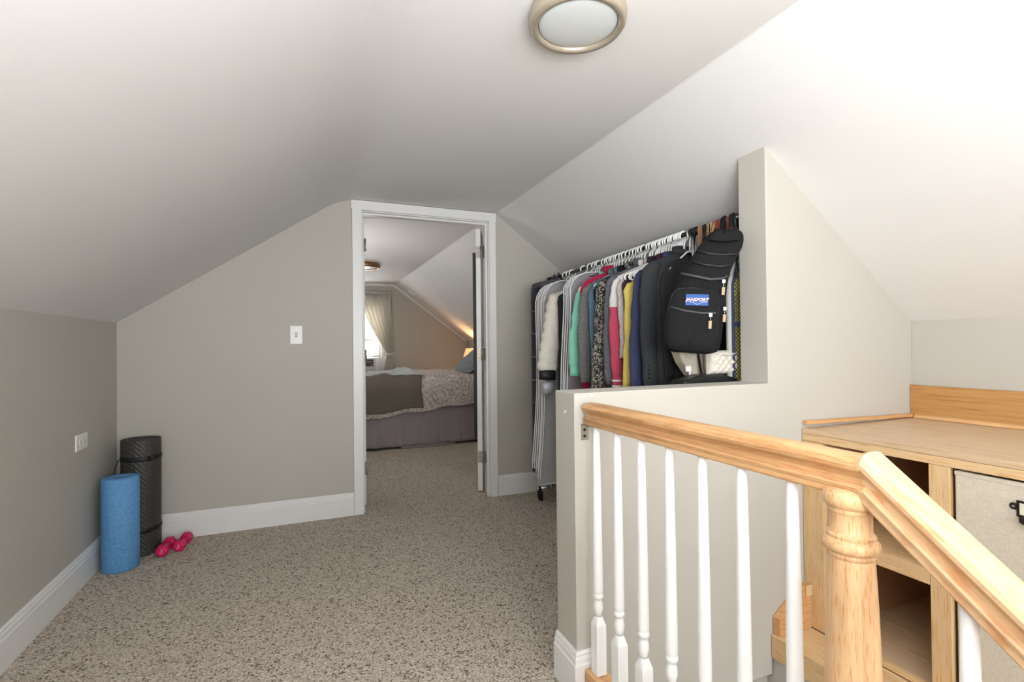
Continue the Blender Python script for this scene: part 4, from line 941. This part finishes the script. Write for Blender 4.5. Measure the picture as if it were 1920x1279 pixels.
# duvet with paisley print
def paisley():
    m, nt, b = new_mat('paisley_duvet'); v = coords(nt)
    nz = nd(nt, 'ShaderNodeTexNoise'); nz.inputs['Scale'].default_value = 7; nt.links.new(v, nz.inputs[0])
    ad = nd(nt, 'ShaderNodeVectorMath', operation='MULTIPLY_ADD'); nt.links.new(nz.outputs['Color'], ad.inputs[0]); ad.inputs[1].default_value = (.25, .25, .25); nt.links.new(v, ad.inputs[2])
    vo = nd(nt, 'ShaderNodeTexVoronoi'); vo.inputs['Scale'].default_value = 4.2; nt.links.new(ad.outputs[0], vo.inputs['Vector'])
    s1 = nd(nt, 'ShaderNodeMath', operation='MULTIPLY'); nt.links.new(vo.outputs['Distance'], s1.inputs[0]); s1.inputs[1].default_value = 34
    s2 = nd(nt, 'ShaderNodeMath', operation='SINE'); nt.links.new(s1.outputs[0], s2.inputs[0])
    n2 = nd(nt, 'ShaderNodeTexNoise'); n2.inputs['Scale'].default_value = 55; n2.inputs['Detail'].default_value = 2; n2.inputs['Distortion'].default_value = 2; nt.links.new(v, n2.inputs[0])
    s3 = nd(nt, 'ShaderNodeMath', operation='MULTIPLY_ADD'); nt.links.new(s2.outputs[0], s3.inputs[0]); s3.inputs[1].default_value = .09; nt.links.new(n2.outputs[0], s3.inputs[2])
    nt.links.new(ramp(nt, s3.outputs[0], [(.45, srgb((172, 156, 148))), (.55, srgb((218, 211, 206)))]), b.inputs['Base Color']); b.inputs['Roughness'].default_value = .9
    return m
PAIS = paisley()
def duv(x, s_):  # s_ 0..1 from far edge over the top and down the near side
    top = .765+.010*math.sin(x*7)*math.sin(s_*9)+.006*math.sin(x*23+s_*14); hemz = .335+(x-.67)*.10+.010*math.sin(x*14)
    if s_ < .62: y = BY1-(BY1-BY0-.02)*(s_/.62); return (x, y, top)
    q = (s_-.62)/.38; yy_ = BY0+.02-.058*math.sin(min(1, q*3)*PI/2)-.012*math.sin(x*12)*q; return (x, yy_, top-.02*min(1, q*3)-(top-.02-hemz)*q**1.1)
t = tag(link('duvet', MB().grid(lambda u, v_: duv(BX0+(BX1-BX0)*u, v_), 110, 60), PAIS, solid=.018), 'taupe duvet with a pale paisley print spread over the bed', 'duvet')
THR = flat('taupe_throw', (112, 103, 94), rough=.95, noise=.05, nscale=200, bmp=.4, bscale=300)
def thr(u, v_):
    x = BX0-.0+(1.185-BX0)*u; s_ = .44+v_*.56*.93
    p = duv(x, s_); n_ = .018+.006*math.sin(x*16+v_*5)
    return (p[0]+.012*math.sin(v_*8)*u, p[1]-(n_ if s_ > .62 else 0), p[2]+(n_ if s_ <= .64 else .006))
tag(link('throw_blanket', MB().grid(thr, 60, 40), THR, solid=.012), 'dark taupe throw blanket hanging over the near side of the bed', 'blanket')
PAL = flat('pale_aqua_blanket', (190, 196, 192), rough=.9, noise=.07, nscale=14, bmp=.3, bscale=60)
rs3 = random.Random(11)
def crum(u, v_):
    x = BX0+.02+(1.22-BX0)*u; y = BY0+.04+.75*v_; e = min(1, 6*min(u, 1-u, v_, 1-v_)); h_ = .018*abs(math.sin(x*13+y*5))+.014*abs(math.sin(x*29-y*17))
    hump = .050*math.exp(-((x-1.02)**2/.010+(y-5.75)**2/.05))+.03*math.exp(-((x-1.15)**2/.004+(y-5.6)**2/.02)); return (x+.01*math.sin(y*20), y, .786+e*(h_+hump))
tag(link('crumpled_blanket', MB().grid(crum, 90, 50), PAL, solid=.006), 'pale grey-green crumpled blanket lying on top of the bed', 'blanket')
# pillows
def pillow(c, rot, size, mat, label):
    t = thing('pillow', label, 'pillow', c, rot)
    def g(s_):
        def h_(u, v_):
            x, y = u*2-1, v_*2-1; e = (max(0, 1-abs(x)**3.5)*max(0, 1-abs(y)**3.5))**.5; return (x*size[0]*(1-.05*abs(y)), y*size[1]*(1-.05*abs(x)), s_*size[2]*e*(1+.06*math.sin(x*9+y*6)))
        return h_
    m = MB().grid(g(1), 26, 26); m.grid(g(-1), 26, 26); link('cushion', m, mat, t, world=False); return t
PIL = flat('teal_grey_print', (128, 136, 140), rough=.9, noise=.3, nscale=36); PIL2 = flat('pillow_slate', (134, 140, 144), rough=.9, noise=.25, nscale=30)
pillow((1.95, 5.90, .925), (0, math.radians(-38), 0), (.24, .34, .080), PIL, 'teal-grey patterned pillow propped at the head of the bed')
pillow((2.22, 5.92, 1.0), (0, math.radians(-58), 0), (.22, .33, .06), PIL2, 'slate patterned pillow standing against the bedroom knee wall')
# dark storage under the bed
tag(link('storage_bag', MB().box((.95, 5.43, .004), (1.55, 5.445, .022)), flat('grey_plastic_edge', (150, 148, 146), rough=.4), bevel=.004), 'pale flat strap lying on the carpet at the foot of the bed skirt', 'strap')
# nightstand and lamp beyond the bed
t = thing('nightstand', 'small dark wooden nightstand beyond the bed under the slope', 'nightstand', (2.27, 7.30, 0))
WN = wood('walnut', (92, 64, 46), (60, 40, 28))
link('top', MB().box((2.06, 7.10, .60), (2.47, 7.50, .625)), WN, t, bevel=.004)
link('case', MB().box((2.10, 7.13, .40), (2.46, 7.48, .599)), WN, t, bevel=.002)
dw = link('drawer', MB().box((2.088, 7.15, .42), (2.0995, 7.46, .58)), WN, t, bevel=.002); link('knob', MB().lathe([(.006, -.014), (.012, -.02), (.010, -.026)], c=(2.102, 7.30, .50), n=12, axis='x'), BRASS, dw)
for x in (2.12, 2.44):
    for y in (7.15, 7.46): link('leg', MB().box((x-.015, y-.015, 0), (x+.015, y+.015, .399)), WN, t)
t = thing('table_lamp', 'small table lamp with a warm glowing shade beyond the bed', 'lamp', (2.33, 7.30, .626))
link('base', MB().lathe([(.06, 0), (.06, .012), (.02, .03), (.035, .09), (.045, .15), (.02, .21), (.010, .24), (.010, .27)], c=(2.33, 7.30, .626), n=24), BRASS, t)
ms, nt, b = new_mat('lit_shade'); b.inputs['Base Color'].default_value = srgb((240, 206, 160)); b.inputs['Emission Color'].default_value = srgb((255, 196, 128)); b.inputs['Emission Strength'].default_value = .75; b.inputs['Roughness'].default_value = .9
link('lamp_shade', MB().lathe([(.118, 0), (.066, .178)], c=(2.33, 7.30, .882), n=32, caps=False), ms, t, solid=.002, fix=False)
pl_ = bpy.data.lights.new('lamp_bulb', 'POINT'); pl_.energy = 13; pl_.color = (1.0, .60, .30); pl_.shadow_soft_size = .03
po = bpy.data.objects.new('lamp_bulb', pl_); COL.objects.link(po); po.location = (2.33, 7.30, .97)
# window, air conditioner, curtain
wn = sgroup('window_2', 'white bedroom window with an air conditioner in its lower sash')
def wb(nm, a, b_, mat=MT, bev=.002): return link(nm, MB().box(a, b_), mat, wn, bevel=bev)
for (a, b_) in (((WX0-.06, YB-.016, WZ0-.06), (WX0, YB, WZ1+.06)), ((WX1, YB-.016, WZ0-.06), (WX1+.06, YB, WZ1+.06)), ((WX0, YB-.016, WZ1), (WX1, YB, WZ1+.06))): wb('window_frame', a, b_)
wb('window_sill', (WX0-.07, YB-.05, WZ0-.03), (WX1+.07, YB+.02, WZ0))
for (a, b_) in (((WX0, YB+.05, WZ0), (WX0+.04, YB+.08, WZ1)), ((WX1-.04, YB+.05, WZ0), (WX1, YB+.08, WZ1)), ((WX0+.04, YB+.05, WZ1-.05), (WX1-.04, YB+.08, WZ1)), ((WX0+.04, YB+.045, 1.18), (WX1-.04, YB+.085, 1.225)), ((WX0+.04, YB+.05, .93), (WX1-.04, YB+.08, .97))): wb('sash', a, b_)
gl, nt, b = new_mat('window_glass'); b.inputs['Transmission Weight'].default_value = 1; b.inputs['Roughness'].default_value = 0; b.inputs['IOR'].default_value = 1.02
link('pane', MB().box((WX0+.04, YB+.063, 1.225), (WX1-.04, YB+.066, WZ1-.05)), gl, wn); link('pane', MB().box((WX0+.04, YB+.063, .97), (WX1-.04, YB+.066, 1.18)), gl, wn)
t = thing('air_conditioner', 'white window air conditioner with a black control panel', 'air conditioner', (.72, YB-.03, WZ0))
link('housing', MB().box((WX0+.06, YB-.10, WZ0+.002), (1.0, YB+.30, .925)), flat('ac_housing', (214, 214, 216), rough=.5), t, bevel=.01)
link('side_filler', MB().box((1.002, YB+.04, WZ0+.002), (WX1-.001, YB+.055, .925)), PLW, t)
m = MB()
for i in range(9): m.box((WX0+.09, YB-.106, .66+i*.026), (.80, YB-.1005, .672+i*.026))
link('grille', m, flat('grille_grey', (176, 176, 178)), t)
cp = link('control_panel', MB().box((.82, YB-.104, .80), (.968, YB-.1005, .905)), flat('panel_black', (48, 42, 40), rough=.3), t, bevel=.001)
m = MB()
for i in range(4): m.lathe([(.008, -.1075), (.008, -.104)], c=(.85+i*.026, YB, .868), n=10, axis='y')
link('button', m, flat('button_cream', (220, 214, 190)), cp)
link('dial', MB().lathe([(.011, -.110), (.011, -.104)], c=(.942, YB, .825), n=12, axis='y'), flat('dial_grey', (150, 150, 150)), cp)
# curtain : gathered top, pulled to the tie-back, falling below it
def curtm():
    m, nt, b = new_mat('sheer_linen'); b.inputs['Base Color'].default_value = srgb((218, 213, 204)); b.inputs['Roughness'].default_value = .9
    tr = nd(nt, 'ShaderNodeBsdfTranslucent'); tr.inputs[0].default_value = srgb((232, 226, 214)); mx = nd(nt, 'ShaderNodeMixShader'); mx.inputs[0].default_value = .25
    out = [n for n in nt.nodes if n.type == 'OUTPUT_MATERIAL'][0]; nt.links.new(b.outputs[0], mx.inputs[1]); nt.links.new(tr.outputs[0], mx.inputs[2]); nt.links.new(mx.outputs[0], out.inputs[0]); return m
CUR = curtm()
def lerp(a, b_, t_): return a+(b_-a)*t_
def curtain(mirror, label):
    sx = (lambda x: 2*.74-x) if mirror else (lambda x: x)
    t = thing('curtain', label, 'curtain', (sx(1.22), YB-.10, 1.9))
    def g(u, v_):
        if v_ < .62:
            q = v_/.62; z = lerp(1.90, .985, q); xl = lerp(.76, 1.165, q**1.35); xr = lerp(1.245, 1.265, q)
        else:
            q = (v_-.62)/.38; z = lerp(.985, .25, q); k_ = math.sin(min(1, q*2.2)*PI/2); xl = lerp(1.165, 1.105, k_); xr = lerp(1.265, 1.335, k_)
        wv = 1-.55*math.exp(-((v_-.62)/.10)**2)
        return (sx(lerp(xl, xr, u)), YB-.085-.020*wv*math.sin(u*PI*13+.8*math.sin(v_*6)), z)
    link('panel', MB().grid(g, 120, 40), CUR, t, solid=.0015)
    link('gathered_heading', MB().grid(lambda u, v_: (sx(lerp(.74, 1.25, u)), YB-.085-.012*math.sin(u*PI*34), lerp(1.955, 1.89, v_)), 150, 5), CUR, t, solid=.0015)
    link('tie_back', MB().tube([(sx(1.16), YB-.115, .99), (sx(1.20), YB-.125, .975), (sx(1.25), YB-.12, .985), (sx(1.285), YB-.06, 1.0)], .006, n=8, ry=.016), CUR, t)
    link('tie_knob', MB().lathe([(.006, 0), (.006, -.05), (.018, -.055), (.018, -.062)], c=(sx(1.290), YB-.0, 1.0), n=14, axis='y'), PLW, t)
curtain(False, 'right sheer linen curtain tied back beside the bedroom window'); curtain(True, 'left sheer linen curtain tied back, hidden behind the door frame')
o = link('curtain_rod', MB().tube([(.16, YB-.085, 1.93), (1.32, YB-.085, 1.93)], .007, n=10), PLW); tag(o, 'white curtain rod above the bedroom window', 'curtain rod')
for x in (.17, 1.31): link('bracket', MB().box((x-.006, YB-.085, 1.925), (x+.006, YB, 1.935)), PLW, o)
# crown strip following the slope on the bedroom end wall
mo_ = MB(); a = .03
mo_.prism([(C1, ZC-.001), (C2, ZC-.001), (C2-.01, ZC-.028), (C1, ZC-.028)], 'y', YB-.016, YB); mo_.prism([(C2, ZC-.001), (XR, ZKR-.001), (XR, ZKR-.03), (C2-.01, ZC-.028)], 'y', YB-.016, YB)
struct('trim_2', mo_, MT)
tag(link('smoke_detector', MB().lathe([(.062, 0), (.062, -.012), (.054, -.026), (.03, -.032), (.001, -.033)], c=(0, 0, 0), n=32), PLW), 'round white smoke detector on the bedroom slope near the far wall', 'smoke detector')
o = bpy.data.objects['smoke_detector']; xx = 1.505; o.location = (xx, 7.55, zceil(xx)-.001); o.rotation_euler = (0, math.atan(SR), 0)
